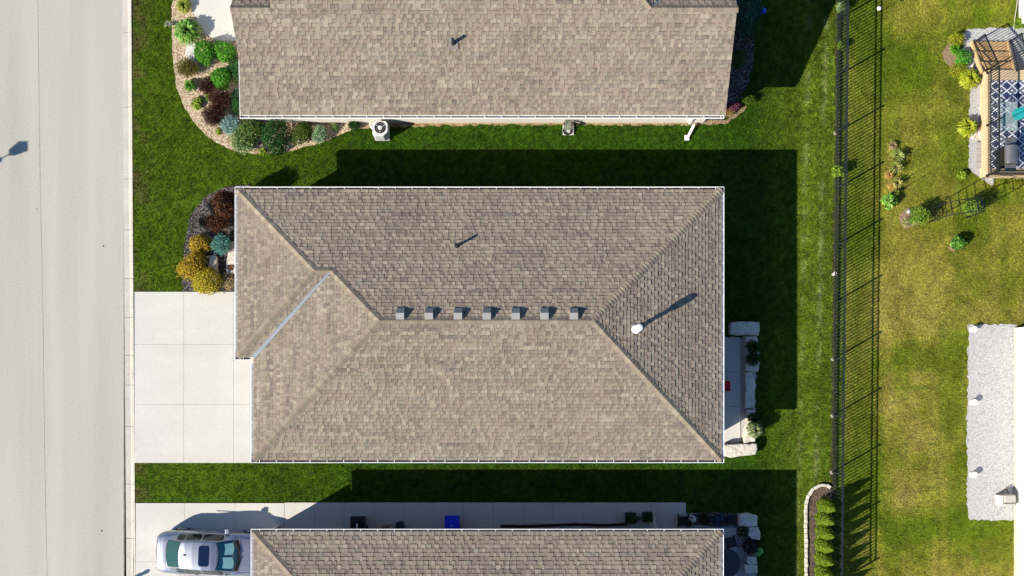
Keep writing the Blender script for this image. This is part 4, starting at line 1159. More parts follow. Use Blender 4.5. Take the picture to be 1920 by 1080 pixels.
R3 = [([(1381, 963), (1400, 961), (1416, 965), (1417, 984), (1400, 985), (1382, 984)], .42, "pale boulder at the northeast corner of the south patio"),
      ([(1400, 986), (1417, 986), (1422, 998), (1421, 1010), (1405, 1008), (1399, 1000)], .38, "pale boulder just below the corner boulder of the south patio"),
      ([(1398, 1040), (1414, 1042), (1416, 1055), (1400, 1056), (1396, 1050)], .36, "small pale boulder below the shaded flower bed"),
      ([(1392, 1056), (1416, 1057), (1418, 1072), (1394, 1072)], .36, "pale boulder lowest in view at the south patio edge")]
for i, (p_, h_, l_) in enumerate(R3): rock(p_, h_, l_, seed=40+i, group="boulders round the south patio")
mb = MB()
rock([(1300, 962), (1345, 960), (1380, 964), (1380, 984), (1340, 986), (1300, 984)], .12, "low dark planting ledge north of the south patio", m=M_MULCHDK, seed=50, cat="planting ledge", name="planting_ledge")
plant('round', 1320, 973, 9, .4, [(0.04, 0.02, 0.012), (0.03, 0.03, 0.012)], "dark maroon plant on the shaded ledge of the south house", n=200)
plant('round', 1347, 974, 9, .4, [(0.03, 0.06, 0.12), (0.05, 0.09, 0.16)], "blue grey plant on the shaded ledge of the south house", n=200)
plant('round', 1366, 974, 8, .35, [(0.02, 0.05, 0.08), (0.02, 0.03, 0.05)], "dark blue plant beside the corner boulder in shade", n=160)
plant('round', 1408, 1022, 13, .5, G_DARK, "dark flower clump between the boulders of the south patio", n=400, ry=15)
plant('round', 1425, 1034, 7, .45, [(0.30, 0.5, 0.15), (0.2, 0.4, 0.1)], "glowing lime plant at the lawn edge of the south patio", n=90, leaf=0.09, ry=10)

# ------------------------------------------------------------------ pots, bins and things along the south walkway
def pot_plant(px, py, pot, pal, label, square=False, r=0.19, dots=None):
    c = P(px, py, 0.35)
    t = thing("potted_plant", label, "potted plant", (c.x, c.y, 0.03))
    mb = MB()
    if square: mb.box((c.x, c.y, 0.03+0.18), (r*2, r*2, 0.36))
    else: mb.lathe((c.x, c.y, 0.03), [(r*0.75, 0), (r, 0.30), (r*1.05, 0.31), (r*0.9, 0.33)], 18)
    mb.build("pot", pot, t)
    q, cc = round_shrub((c.x, c.y), r*1.05, r*1.05, 0.45, pal, int(px), n=260, leaf=0.06); q[:,:,2] += 0.26
    if dots is not None:
        k = np.random.default_rng(3).random(len(cc)) < 0.08; cc[k] = dots
    leaf_obj("foliage", q, cc, t, origin=Vector((c.x, c.y, 0.3)))
M_POTD = mat("charcoal_pot", (0.03, 0.032, 0.036), 0.6)
pot_plant(1183, 972, M_POTD, G_DEEP, "square charcoal planter with a leafy green plant, left of the green ball", True, 0.22)
pot_plant(1215, 970, M_POTD, G_DEEP, "square charcoal planter with a leafy green plant, right of the green ball", True, 0.20)
pot_plant(1391, 997, M_POTD, [(0.015, 0.03, 0.01), (0.03, 0.05, 0.02)], "round dark pot with yellow flowers on the south patio", False, 0.2, (0.5, 0.45, 0.06))
def ball(px, py, r, m, label, name, cat, z=0.03):
    c = P(px, py, z+r); mb = MB()
    mb.lathe((c.x, c.y, z), [(r*math.sin(t), r-r*math.cos(t)) for t in np.linspace(0.05, math.pi-0.05, 12)], 18)
    return tag(mb.build(name, m, smooth=True), label, cat)
ball(1198, 972, 0.09, mat("green_ball", (0.02, 0.16, 0.05), 0.4), "small green ball between two square planters", "garden_ball", "ball")
ball(1431, 20, 0.13, mat("blue_gazing_glass", (0.02, 0.06, 0.6), 0.1, 0.3), "blue gazing ball in the shade east of the north house", "gazing_ball", "ball", 0.25)
# wooden trellis frame leaning out from the wall
mb = MB(); a, b = P(1225, 946, 0.3), P(1228, 990, 0.9)
mb.bar((a.x, a.y, 0.10), (b.x, b.y, 1.1), 0.10, 0.03)
tag(mb.build("grey_plank", mat("grey_board", (0.30, 0.30, 0.30), 0.8)), "grey plank leaning over the walkway between planters and patio", "plank")
mb = MB(); q = [P(x, y, 0.09) for x, y in ((938, 986), (980, 987), (1030, 985), (1080, 983), (1130, 985), (1175, 983))]
mb.path([(p.x, p.y, 0.09) for p in q], 0.06, 10)
tag(mb.build("drain_hose", mat("black_hose", (0.008, 0.007, 0.009), 0.7)), "long black drain hose lying on the walkway along the south house", "hose")

def wheelie_bin(px, py, body, lid, label, tagm, rz=0.0):
    """two-wheeled cart with its back to the wall: tapered tub, domed lid, handle, wheels"""
    c = P(px, py, 1.0)
    t = thing("wheelie_bin", label, "bin", (c.x, c.y, 0.03))
    x, y = c.x, c.y
    mb = MB()
    def sec(w_, d_, z, dy=0): return [(x-w_, y-d_+dy, z), (x+w_, y-d_+dy, z), (x+w_, y+d_+dy, z), (x-w_, y+d_+dy, z)]
    rows = [sec(.22, .24, .06), sec(.27, .32, .98), sec(.30, .35, .985), sec(.30, .35, 1.02)]
    P_ = sum(rows, [])
    mb.add(P_, [(3,2,1,0)] + [(4*k+i, 4*k+(i+1) % 4, 4*k+4+(i+1) % 4, 4*k+4+i) for k in range(3) for i in range(4)] + [(12,13,14,15)])
    mb.build("tub", body, t, bevel=0.02)
    mb = MB(); W_, D_ = .31, .37
    pr_ = [(-D_, 1.025), (-D_, 1.06), (-D_*.6, 1.10), (D_*.3, 1.11), (D_, 1.07), (D_, 1.025)]
    n = len(pr_); pts = [(x-W_, y+a_, z_) for a_, z_ in pr_] + [(x+W_, y+a_, z_) for a_, z_ in pr_]
    mb.add(pts, [(i, (i+1) % n, n+(i+1) % n, n+i) for i in range(n)] + [tuple(range(n))[::-1], tuple(range(n, 2*n))])
    ld = mb.build("lid", lid, t, bevel=0.025)
    mb = MB(); mb.box((x-0.02, y-0.05, 1.118), (0.06 if tagm[1] else .12, .22 if tagm[1] else .12, 0.008)); mb.build("sticker", tagm[0], ld)
    mb = MB(); mb.path([(x-.22, y-D_+.0, 1.0), (x-.22, y-D_-.06, 1.02), (x+.22, y-D_-.06, 1.02), (x+.22, y-D_, 1.0)], 0.015); mb.build("handle", M_DARK, t)
    for sx_ in (-1, 1):
        mb = MB(); mb.tube((x+sx_*.30, y-.24, .15), (x+sx_*.25, y-.24, .15), .12, .12, 16); mb.build("wheel", M_DARK, t)
M_BLK = mat("black_plastic", (0.010, 0.009, 0.010), 0.5)
wheelie_bin(671, 984, mat("grey_plastic", (0.09, 0.09, 0.09), 0.5), M_BLK, "black lidded wheelie bin with a white sticker by the south house", (M_WHITE, True))
wheelie_bin(848, 983, mat("blue_plastic", (0.004, 0.022, 0.62), 0.42), mat("blue_plastic", (0.004, 0.022, 0.62), 0.42), "bright blue recycling wheelie bin on the shaded walkway", (mat("pale_blue_print", (0.05, 0.17, 0.75), 0.5), False))
c = P(722, 987, .2); t = thing("watering_can", "grey watering can right of the black bin", "watering can", (c.x, c.y, .03))
mb = MB(); mb.lathe((c.x, c.y, .03), [(.12, 0), (.12, .22), (.07, .28), (.05, .28)], 16); mb.build("can", mat("dull_grey", (.22, .23, .25), .5, .4), t)
mb = MB(); mb.tube((c.x+.1, c.y, .10), (c.x+.28, c.y+.10, .30), .03, .02, 10); mb.tube((c.x+.27, c.y+.095, .29), (c.x+.31, c.y+.12, .33), .02, .05, 10); mb.build("spout", M_STEEL, t)
c = P(750, 986, .2); t = thing("hose_pot", "dark round hose pot with a bright nozzle right of the watering can", "hose pot", (c.x, c.y, .03))
mb = MB(); mb.lathe((c.x, c.y, .03), [(.20, 0), (.21, .22), (.19, .24), (.13, .25), (.12, .16)], 20); mb.build("pot", mat("slate_plastic", (.03, .05, .07), .5), t)
mb = MB(); mb.tube((c.x+.14, c.y+.05, .27), (c.x+.24, c.y+.05, .28), .025, .035, 10); mb.build("nozzle", M_STEEL, t)
c = P(1283, 977, .3); t = thing("garden_cart", "dark wire cart full of pots at the end of the walkway", "cart", (c.x, c.y, .03))
mb = MB(); mb.box((c.x, c.y, .30), (.55, .40, .03)); mb.build("tray", M_DARK, t)
mb = MB(); mb.path([(c.x-.27, c.y+.2, .3), (c.x-.27, c.y+.2, .75), (c.x+.27, c.y+.2, .75), (c.x+.27, c.y+.2, .3)], .015); mb.build("handle", M_DARK, t)
for sx_ in (-1, 1):
    for sy_ in (-1, 1): mb = MB(); mb.tube((c.x+sx_*.24, c.y+sy_*.2, .13), (c.x+sx_*.20, c.y+sy_*.2, .13), .1, .1, 14); mb.build("wheel", M_DARK, t)
pot_plant(1290, 981, mat("blue_grey_glaze", (.10, .13, .19), .4), G_DARK, "blue grey glazed pot on the wire cart", False, .15)
mb = MB(); c = P(1297, 973, .3); mb.lathe((c.x, c.y, 0), [(.16, 0), (.12, .2), (.17, .42), (.08, .46), (.10, .62), (.03, .72)], 14); tag(mb.build("garden_statue", mat("pale_cast_stone", (.36, .36, .37), .9)), "pale little garden statue beside the shaded ledge", "statue")

# patio set of the south house
c = P(1372, 1018, .6); t = thing("patio_chair", "black metal patio chair tilted beside the round glass table", "chair", (c.x, c.y, .05))
def put_chair(t, c, rz):
    M = Matrix.Rotation(rz, 3, 'Z'); q = lambda x, y, z: Vector((c.x, c.y, 0)) + M @ Vector((x, y, z))
    mb = MB(); mb.box(q(0, 0, .46), (.46, .46, .03), rz); mb.build("seat", M_DARK, t)
    mb = MB(); mb.path([q(-.23, -.24, .45), q(-.23, -.32, .95), q(.23, -.32, .95), q(.23, -.24, .45)], .016); mb.bar(q(0, -.28, .72), q(0.001, -.31, .9), .36, .015, (0, 1, 0)); mb.build("backrest", M_DARK, t)
    for a_ in (-1, 1):
        mb = MB(); mb.path([q(a_*.25, .22, .46), q(a_*.27, .22, .66), q(a_*.27, -.28, .66)], .016); mb.build("armrest", M_DARK, t)
        for b_ in (-1, 1): mb = MB(); mb.tube(q(a_*.22, b_*.22, .05), q(a_*.21, b_*.21, .45), .014); mb.build("leg", M_DARK, t)
put_chair(t, c, R(195))
c = P(1362, 1056, .75); t = thing("patio_table", "round dark glass patio table half under the south house eave", "table", (c.x, c.y, .05))
mb = MB(); mb.lathe((c.x, c.y, .72), [(.60, 0), (.62, .012), (.60, .024)], 40); mb.build("tabletop", mat("smoked_glass", (.03, .04, .055), .12), t)
mb = MB(); mb.lathe((c.x, c.y, .05), [(.3, 0), (.3, .03), (.04, .06), (.04, .66)], 20); mb.build("pedestal", M_DARK, t)
pot_plant(1362, 1068, mat("pink_pot", (.3, .02, .2), .5), [(0.5, 0.01, 0.32), (0.4, 0.01, 0.25), (.05, .12, .04)], "magenta flowers in a pot on the round patio table", False, .16)
for o in list(bpy.data.objects)[-3:]:
    if o.name.startswith("potted_plant"): o.location.z += 0.70

# ------------------------------------------------------------------ air conditioner and hose reel by the north house
c = P(713.5, 243, .7); x, y = c.x, c.y
t = thing("air_conditioner", "pale grey air conditioner unit with a round black fan grille by the north house", "air conditioner", (x, y, .02))
M_ACP = mat("ac_grey_paint", (.50, .51, .52), .45, 0, .05)
mb = MB(); mb.box((x, y, .06), (.62, .62, .08)); mb.build("pad", mat('grey_pad', (.30, .29, .27), .9), t)
mb = MB(); cc_ = .09; hw = .32
octo = [(x-hw+cc_, y-hw), (x+hw-cc_*2, y-hw), (x+hw, y-hw+cc_*2), (x+hw, y+hw-cc_), (x+hw-cc_, y+hw), (x-hw+cc_, y+hw), (x-hw, y+hw-cc_), (x-hw, y-hw+cc_)]
mb.prism(octo, .10, .86); bd = mb.build("cabinet", M_ACP, t, bevel=.02)
mb = MB(); mb.lathe((x-.0, y+.04, .862), [(.245, 0), (.245, .004), (.01, .0045)], 32); mb.build("fan_opening", M_BLK, bd)
mb = MB()
for r__ in (.17, .24):
    ring = [(x+r__*math.cos(k*math.pi/12), y+.04+r__*math.sin(k*math.pi/12), .876) for k in range(25)]; mb.path(ring, .002, 4)
for k in range(3): a_ = k*2.09+.5; mb.bar((x+.05*math.cos(a_), y+.04+.05*math.sin(a_), .877), (x+.235*math.cos(a_), y+.04+.235*math.sin(a_), .877), .012, .006)
mb.build("grille", M_ACP, bd)
mb = MB(); mb.lathe((x, y+.04, .868), [(.095, 0), (.085, .012), (.06, .018)], 24); mb.build("fan_hub", M_ACP, bd)
mb = MB(); mb.path([(x-.32, y+.10, .35), (x-.45, y+.18, .30), (x-.50, y+.40, .35)], .02, 8); mb.build("refrigerant_line", M_WHITE, t)
c = P(1064, 240, .05); mb = MB(); mb.box((P(1065.5, 0).x, P(0, 244).y, .035), (.48, .44, .07)); tag(mb.build("concrete_pad", M_CONC, bevel=.01), "square concrete paver in the grass under the hose reel", "paver")
c = P(1065, 233, .6); x, y = c.x, c.y
t = thing("hose_reel", "green grey garden hose reel with coiled black hose on the square paver", "hose reel", (x, y, .07))
mb = MB()
for sx_ in (-.16, .16): mb.path([(x+sx_, y-.16, .07), (x+sx_, y-.05, .78), (x+sx_, y+.05, .78), (x+sx_, y+.16, .07)], .014, 6)
mb.bar((x-.16, y, .5), (x+.16, y, .5), .02, .02); mb.build("frame", M_DARK, t)
mb = MB()
for k in range(9):
    xx = x-.12+k*.03; ring = [(xx, y+.20*math.cos(j*math.pi/8), .5+.20*math.sin(j*math.pi/8)) for j in range(17)]; mb.path(ring, .012, 5)
mb.build("hose", mat("grey_green_hose", (.20, .22, .17), .6), t)
mb = MB()
for k in range(3):
    r__ = .13+.03*k; ring = [(x+.01+r__*math.cos(j*math.pi/10), y-.16+r__*math.sin(j*math.pi/10)*.9, .10+.025*k) for j in range(21)]; mb.path(ring, .013, 6)
mb.build("loose_hose", M_BLK, t)

# ------------------------------------------------------------------ garden arch
def bezier_arch(A, B, h, n=14):
    out = []
    for i in range(n+1):
        a = math.pi*i/n
        out.append(A.lerp(B, 0.5-0.5*math.cos(a)) + Vector((0, 0, h-0.45+0.45*math.sin(a))))
    return [A] + out + [B]
aL, aR = P(1737, 407), P(1808, 398); aL.z = aR.z = 0
nrm_ = Vector((-(aR-aL).y, (aR-aL).x, 0)).normalized()
arch = thing("garden_arch", "dark metal garden arch with ladder sides standing on the back lawn between two climbers", "garden arch", (aL+aR)/2)
hoops = []
for s_ in (-.27, .27):
    A, B = aL+nrm_*s_, aR+nrm_*s_
    hp = bezier_arch(A, B, 2.15); hoops.append(hp)
    mb = MB(); mb.path(hp, .02, 6); mb.build("hoop", M_DARK, arch)
for z in np.arange(.25, 1.75, .25):
    for p in (aL, aR): mb = MB(); mb.bar(p+nrm_*-.27+Vector((0, 0, z)), p+nrm_*.27+Vector((0, 0, z)), .02, .02); mb.build("rung", M_DARK, arch)
for k in range(2, len(hoops[0])-2, 2): mb = MB(); mb.bar(hoops[0][k], hoops[1][k], .02, .02); mb.build("rung", M_DARK, arch)
# garden lamp on a stake by the fence, shepherd hooks in the day lilies
def stake(px, py, h, label, top=True, cat="garden lamp", name="garden_lamp"):
    b = P(px, py); t = thing(name, label, cat, (b.x, b.y, 0))
    mb = MB(); mb.tube((b.x, b.y, 0), (b.x, b.y, h), .012, .010, 8); mb.build("stake", M_DARK, t)
    if top: mb = MB(); mb.lathe((b.x, b.y, h), [(.03, 0), (.085, .05), (.085, .10), (.03, .15)], 16); mb.build("globe", mat("white_globe", (.75, .72, .68), .4), t)
stake(1631, 33, .95, "white globe garden lamp on a stake close behind the upper fence")
for i, (x_, y_, l_) in enumerate(((1693, 297, "thin dark plant stake in the upper day lilies"), (1702, 332, "thin dark plant stake right of the middle day lilies"), (1695, 352, "thin dark plant stake by the lowest day lilies"))):
    stake(x_, y_, .7, l_, False, "plant stake", "plant_stake")
mb = MB(); c = P(1706, 396, .2); mb.lathe((c.x, c.y, 0), [(.07, 0), (.09, .15), (.05, .24), (.02, .3)], 12); tag(mb.build("garden_ornament", mat("pale_cast_stone", (.36, .36, .37), .9)), "small white garden ornament on the oval mulch patch by the arch", "ornament")
# red and white tag lying at the fence foot
mb = MB(); c = P(1564.5, 511, 0); mb.bar((c.x-.12, c.y-.10, .03), (c.x+.06, c.y+.06, .03), .05, .02); mb.bar((c.x-.08, c.y-.14, .04), (c.x+.08, c.y-.02, .04), .05, .02)
tag(mb.build("plastic_scrap", mat("white_plastic", (.72, .66, .62), .5)), "white plastic scrap lying in the grass at the fence foot", "scrap")

# ------------------------------------------------------------------ bollard lights and storage box on the gravel pad
for (x_, y_, l_) in ((1827, 617, "white bollard light at the top corner of the gravel pad"), (1827, 754, "white bollard light halfway down the edge of the gravel pad"), (1827, 890, "white bollard light nearest the grey storage box")):
    c = P(x_, y_, .25); t = thing("bollard_light", l_, "bollard light", (c.x, c.y, .02), "bollard lights on the gravel pad")
    mb = MB(); mb.tube((c.x, c.y, 0), (c.x, c.y, .24), .10, .10, 24); mb.build("column", M_WHITE, t)
    mb = MB(); mb.lathe((c.x, c.y, .24), [(.125, 0), (.135, .02), (.12, .045), (.05, .06)], 24); mb.build("cap", M_WHITE, t)
c = P(1886, 938, .3); x, y = c.x, c.y
t = thing("pump_box", "grey filter box with a pale end and black strap on the gravel pad", "filter box", (x, y, .02))
M_BOX = mat("taupe_plastic", (.33, .32, .29), .6)
mb = MB(); mb.box((x+.08, y, .28), (.52, .52, .50), 0.03, taper=.94); bx_ = mb.build("body", M_BOX, t, bevel=.04)
mb = MB(); mb.box((x-.265, y, .24), (.16, .44, .40), 0.03); mb.build("end_panel", mat("pale_tan_plastic", (.62, .56, .48), .6), t, bevel=.02)
mb = MB(); mb.box((x+.08, y-.10, .535), (.54, .03, .012), 0.03); mb.build("strap", M_BLK, bx_)
mb = MB(); mb.path([(x-.1, y+.28, .1), (x-.05, y+.42, .2), (x+.08, y+.46, .25), (x+.16, y+.36, .15), (x+.2, y+.28, .1)], .02, 8); mb.build("pipe", M_BLK, t)

# ------------------------------------------------------------------ deck with stairs and railings
ZD = 0.55
dk = thing("deck", "raised tan wooden deck with a lattice rug at the right edge of the photo", "deck", (P(1880, 0).x, P(0, 230).y, 0))
W0, N0_, S0_ = P(1838, 0).x, P(0, 131, ZD).y, P(0, 333).y
mb = MB(); y = N0_; E0 = W0+4.2
while y > S0_+0.02:
    y2 = max(y-0.14, S0_); mb.box(((W0+E0)/2, (y+y2)/2, ZD-.02), (E0-W0, y-y2-.007, .04)); y = y2
mb.build("deck_boards", M_WOODPALE, dk)
mb = MB(); mb.box((W0-.012, (N0_+S0_)/2, ZD/2-.02), (.03, N0_-S0_, ZD-.03)); mb.box(((W0+E0)/2, S0_-.016, ZD/2-.02), (E0-W0, .03, ZD-.03)); mb.box(((W0+E0)/2, N0_+.016, ZD/2-.025), (E0-W0, .03, ZD-.05)); mb.build("skirt", M_WOODPALE, dk)
# stairs: three treads going down to the north, the flight angled
st = [((1845, 135), (1906, 135)), ((1838, 116), (1901, 116)), ((1831, 97), (1896, 97)), ((1824, 78), (1891, 78))]
mb = MB()
for k in range(3):
    z = ZD*(3-k)/4
    (a, b), (c_, d_) = st[k], st[k+1]
    for f0, f1 in ((0.0, .48), (.52, 1.0)):
        L_ = lambda p, q, f: (p[0]+(q[0]-p[0])*f, p[1]+(q[1]-p[1])*f)
        q = [P2(*L_(a, c_, f0), z), P2(*L_(b, d_, f0), z), P2(*L_(b, d_, f1), z), P2(*L_(a, c_, f1), z)]
        mb.prism(q[::-1], z-.04, z)
mb.build("stair_treads", M_WOOD, dk)
mb = MB()
for (a, c_) in ((st[0][0], st[3][0]), (st[0][1], st[3][1])):
    A, B = P(*a, ZD), P(*c_, .12); mb.bar((A.x-.05, A.y, ZD-.12), (B.x-.05, B.y, .06), .07, .22)
mb.build("stringer", mat("stringer_wood", (.46, .33, .17), .7, 0, .15, 4), dk)
def railing(pts, h=.95, posts=True, gap=.105):
    """posts, two rails and balusters along a polyline of deck-edge points"""
    for A, B in zip(pts, pts[1:]):
        A, B = Vector(A), Vector(B); d_ = B-A; L = Vector((d_.x, d_.y)).length
        mb = MB(); up = Vector((0, 0, 1))
        mb.bar(A+up*h, B+up*h, .05, .04); mb.bar(A+up*.10, B+up*.10, .03, .03)
        n = max(2, round(L/gap))
        for i in range(1, n): p = A.lerp(B, i/n); mb.tube(p+up*.10, p+up*h, .014, .014, 6)
        mb.build("railing_panel", M_DARK, dk)
    for p in pts:
        mb = MB(); p = Vector(p); mb.box(p+Vector((0, 0, h/2-.03)), (.055, .055, h+.12)); mb.box(p+Vector((0, 0, -.03)), (.10, .10, .07)); mb.build("railing_post", M_DARK, dk)
Pd = lambda x, y, z=ZD: P(x, y, z)
railing([Pd(1852, 137), Pd(1852, 235), Pd(1852, 329), Pd(1960, 329)])
railing([Pd(1850, 132), P(1826, 80, .14)]); railing([Pd(1907, 132), P(1893, 78, .14)])
# lattice rug
def rug_mat():
    m, n, b = nodes_of("lattice_rug"); g = n.nodes.new("ShaderNodeTexCoord")
    sp = n.nodes.new("ShaderNodeSeparateXYZ"); n.links.new(g.outputs["Object"], sp.inputs[0])
    def op(o, a, b_=None):
        x = n.nodes.new("ShaderNodeMath"); x.operation = o
        for i, v in enumerate((a, b_)):
            if v is None: continue
            if isinstance(v, (int, float)): x.inputs[i].default_value = v
            else: n.links.new(v, x.inputs[i])
        return x.outputs[0]
    def tri(v, s): return op('ABSOLUTE', op('SUBTRACT', op('FRACT', op('MULTIPLY', v, 1/s)), .5))
    dd = op('ADD', tri(sp.outputs[0], .47), tri(sp.outputs[1], .41))
    line = op('LESS_THAN', op('ABSOLUTE', op('SUBTRACT', dd, .5)), .085)
    dot = op('LESS_THAN', dd, .13); ring = op('LESS_THAN', op('ABSOLUTE', op('SUBTRACT', dd, .26)), .05)
    f = op('MAXIMUM', line, dot)
    mx = n.nodes.new("ShaderNodeMixRGB"); mx.inputs[1].default_value = (.025, .04, .09, 1); mx.inputs[2].default_value = (.62, .63, .66, 1); n.links.new(f, mx.inputs[0])
    m2 = n.nodes.new("ShaderNodeMixRGB"); m2.inputs[2].default_value = (.16, .17, .20, 1); n.links.new(ring, m2.inputs[0]); n.links.new(mx.outputs[0], m2.inputs[1])
    n.links.new(m2.outputs[0], b.inputs["Base Color"]); b.inputs["Roughness"].default_value = .9; return m
mb = MB(); a, b = P(1856, 151, ZD), P(1960, 316, ZD); mb.box(((a.x+b.x)/2, (a.y+b.y)/2, ZD+.012), (b.x-a.x, a.y-b.y, .012))
tag(mb.build("outdoor_rug", rug_mat()), "navy and white lattice patterned rug covering the deck", "rug")
c = P(1889, 218, 1.25); t = thing("glass_table", "square glass patio table on the deck beside the closed umbrella", "table", (c.x, c.y, ZD))
gm, gn, gb = nodes_of("pale_glass"); gb.inputs["Base Color"].default_value = (.35, .45, .46, 1); gb.inputs["Roughness"].default_value = .15; gb.inputs["Alpha"].default_value = .34
mb = MB(); mb.box((c.x, c.y, 1.26), (.82, 1.2, .012)); mb.build("tabletop", gm, t)
mb = MB()
for sx_ in (-.4, .4): mb.bar((c.x+sx_, c.y-.6, 1.24), (c.x+sx_, c.y+.6, 1.24), .03, .025)
for sy_ in (-.59, 0, .59): mb.bar((c.x-.385, c.y+sy_, 1.24), (c.x+.385, c.y+sy_, 1.24), .03, .025)
mb.build("frame", mat("grey_frame", (.12, .13, .14), .5), t)
for sx_ in (-1, 1):
    for sy_ in (-1, 1): mb = MB(); mb.bar((c.x+sx_*.37, c.y+sy_*.55, ZD+.02), (c.x+sx_*.37, c.y+sy_*.55, 1.225), .03, .03); mb.build("leg", mat("grey_frame", (.12, .13, .14), .5), t)
cx_, cy_ = c.x, c.y
pot_plant(1886, 238, mat("pink_glaze", (.55, .22, .35), .5), [(.5, .25, .38), (.08, .2, .05), (.6, .35, .5)], "pink flowers in a small pot on the glass deck table", False, .10)
for o in list(bpy.data.objects)[-3:]:
    if o.name.startswith("potted_plant"): o.location.z += 1.235
c = P(1873, 233); x, y = c.x-.25, c.y; t = thing("patio_umbrella", "closed teal patio umbrella standing by the glass deck table", "umbrella", (x+.25, y, ZD))
x += .25
mb = MB(); mb.tube((x, y, ZD+.02), (x, y, 2.75), .022, .022, 10); mb.build("pole", M_DARK, t)
mb = MB(); n = 16; prof = [(.16, 1.35), (.19, 1.6), (.15, 2.0), (.10, 2.4), (.05, 2.68), (.02, 2.74)]; pts = []
for r__, z in prof:
    for i in range(n): a_ = 2*math.pi*i/n; rr = r__*(1.0+.28*(1 if i % 2 else -1)); pts.append((x+rr*math.cos(a_), y+rr*math.sin(a_), z))
mb.add(pts, [(k*n+i, k*n+(i+1) % n, (k+1)*n+(i+1) % n, (k+1)*n+i) for k in range(len(prof)-1) for i in range(n)]); mb.build("canopy", mat("teal_canvas", (.006, .20, .22), .8), t)
mb = MB(); mb.lathe((x, y, ZD+.02), [(.25, 0), (.25, .05), (.05, .09), (.04, .2)], 20); mb.build("base", M_DARK, t)
c = P(1893, 291, 1.3); x, y = c.x, c.y; t = thing("barbecue_grill", "grey barbecue grill with rounded lid and side shelves at the deck railing", "grill", (x, y, ZD))
M_GR = mat("grill_grey", (.17, .17, .175), .35, .5); 
mb = MB(); n = 12; pts = []
for yy in (y-.37, y+.37):
    for i in range(n+1): a_ = math.pi*i/n; pts.append((x+.27*math.cos(a_), yy, 1.40+.22*math.sin(a_)))
mb.add(pts, [(i, i+1, n+2+i, n+1+i) for i in range(n)] + [tuple(range(n+1)), tuple(range(n+1, 2*n+2))[::-1]]); mb.build("lid", M_GR, t, bevel=.015)
mb = MB(); mb.box((x, y, 1.27), (.54, .74, .24)); mb.build("firebox", M_DARK, t)
for s_ in (-1, 1): mb = MB(); mb.box((x, y+s_*.56, 1.37), (.46, .33, .035)); mb.build("side_shelf", M_GR, t, bevel=.008)
mb = MB(); mb.box((x, y, .88), (.46, .66, .5)); mb.build("cart", M_DARK, t)
mb = MB(); mb.bar((x+.31, y-.26, 1.46), (x+.31, y+.26, 1.46), .02, .02); mb.build("handle", M_STEEL, t)
for s_ in (-1, 1): mb = MB(); mb.tube((x-.2, y+s_*.33, ZD+.10), (x+.2, y+s_*.33, ZD+.10), .08, .08, 14); mb.build("wheel", M_BLK, t)
# plank step and loose flagstones beside the deck
mb = MB(); a = P(1833, 292); 
for k in range(4): mb.box((a.x, a.y+.42-.28*k, .10), (.24, .27, .10))
tag(mb.build("plank_step", mat("weathered_plank", (.30, .28, .26), .85, 0, .15, 5)), "weathered grey plank step lying on the gravel by the deck", "step")
rock([(1821, 244), (1830, 244), (1831, 252), (1824, 262), (1820, 258)], .08, "white flagstone under the lime hosta by the deck", seed=60, cat="flagstone", name="flagstone")
rock([(1833, 246), (1839, 246), (1839, 262), (1827, 264)], .08, "white flagstone between plank step and deck skirt", seed=61, cat="flagstone", name="flagstone")
rock([(1801, 92), (1808, 90), (1807, 97), (1800, 98)], .12, "small white rock by the bright green shrub at the stairs", seed=62)
rock([(1813, 126), (1822, 122), (1822, 137), (1812, 136)], .15, "grey white rock between the shrubs and the deck stairs", seed=63)
# corner of the deck owner's house at the top right
hx5 = P(1908, 0).x
h5 = thing("deck_house", "white house corner at the top right edge above the deck stairs", "house", (hx5+3, P(0, -40).y, 0))
mb = MB(); mb.box((hx5+3.0, P(0, -60).y, 1.4), (6.0, (50+170)/SG, 2.6)); mb.build("wall", mat("bright_white_panel", (.8, .78, .74)), h5)
mb = MB(); mb.box((hx5+3.0, P(0, -60).y, 2.8), (6.05, (50+176)/SG, .16), taper=.9); mb.build("roof", M_DECKB, h5)
# drain hose across the grass to the gravel
mb = MB(); q = [P(x_, y_) for x_, y_ in ((1908, -20), (1906, 10), (1902, 35), (1900, 58))]; mb.path([(p.x, p.y, .035) for p in q], .018, 6)
tag(mb.build("garden_hose", mat("pale_hose", (.42, .40, .33), .6)), "pale garden hose crossing the grass to the white gravel", "hose")

# ------------------------------------------------------------------ silver sedan, nosed in under the south eave
CAR_L = 4.8
car = thing("parked_car", "silver sedan with a dark sunroof parked nose in under the south house eave", "car", (0, 0, 0.03))
M_PAINT = mat("silver_car_paint", (0.37, 0.385, 0.44), 0.36, 0.90, 0.015, 2, coat=0.4, spec=0.5)
M_CGLASS = mat("car_glass", (0.008, 0.022, 0.026), 0.04, 0.0, 0.05, spec=0.5)
M_RGLASS = mat("rear_car_glass", (0.020, 0.060, 0.042), 0.05, 0.0, 0.05, spec=0.7)
M_SHADE = mat("silver_cyan_sunshade", (0.24, 0.50, 0.54), 0.35, 0.2, 0.05, 3)
M_TYRE = mat("tyre_rubber", (0.015, 0.015, 0.016), 0.85)
M_RIM = mat("alloy_rim", (0.40, 0.41, 0.43), 0.35, 0.7)
def place_car(o):
    pass
BX = [0.00, 0.05, 0.16, 0.40, 0.90, 1.6, 2.4, 3.1, 3.5, 4.0, 4.42, 4.66, 4.77, 4.80]
BW = [0.60, 0.72, 0.80, 0.875, 0.915, 0.925, 0.925, 0.925, 0.92, 0.905, 0.86, 0.78, 0.68, 0.58]
BZ = [0.84, 0.96, 1.01, 1.035, 1.02, 0.985, 0.97, 0.965, 0.985, 0.93, 0.85, 0.76, 0.68, 0.60]
sx_l = sorted(set(list(np.round(np.linspace(0, 4.8, 49), 3)) + BX))
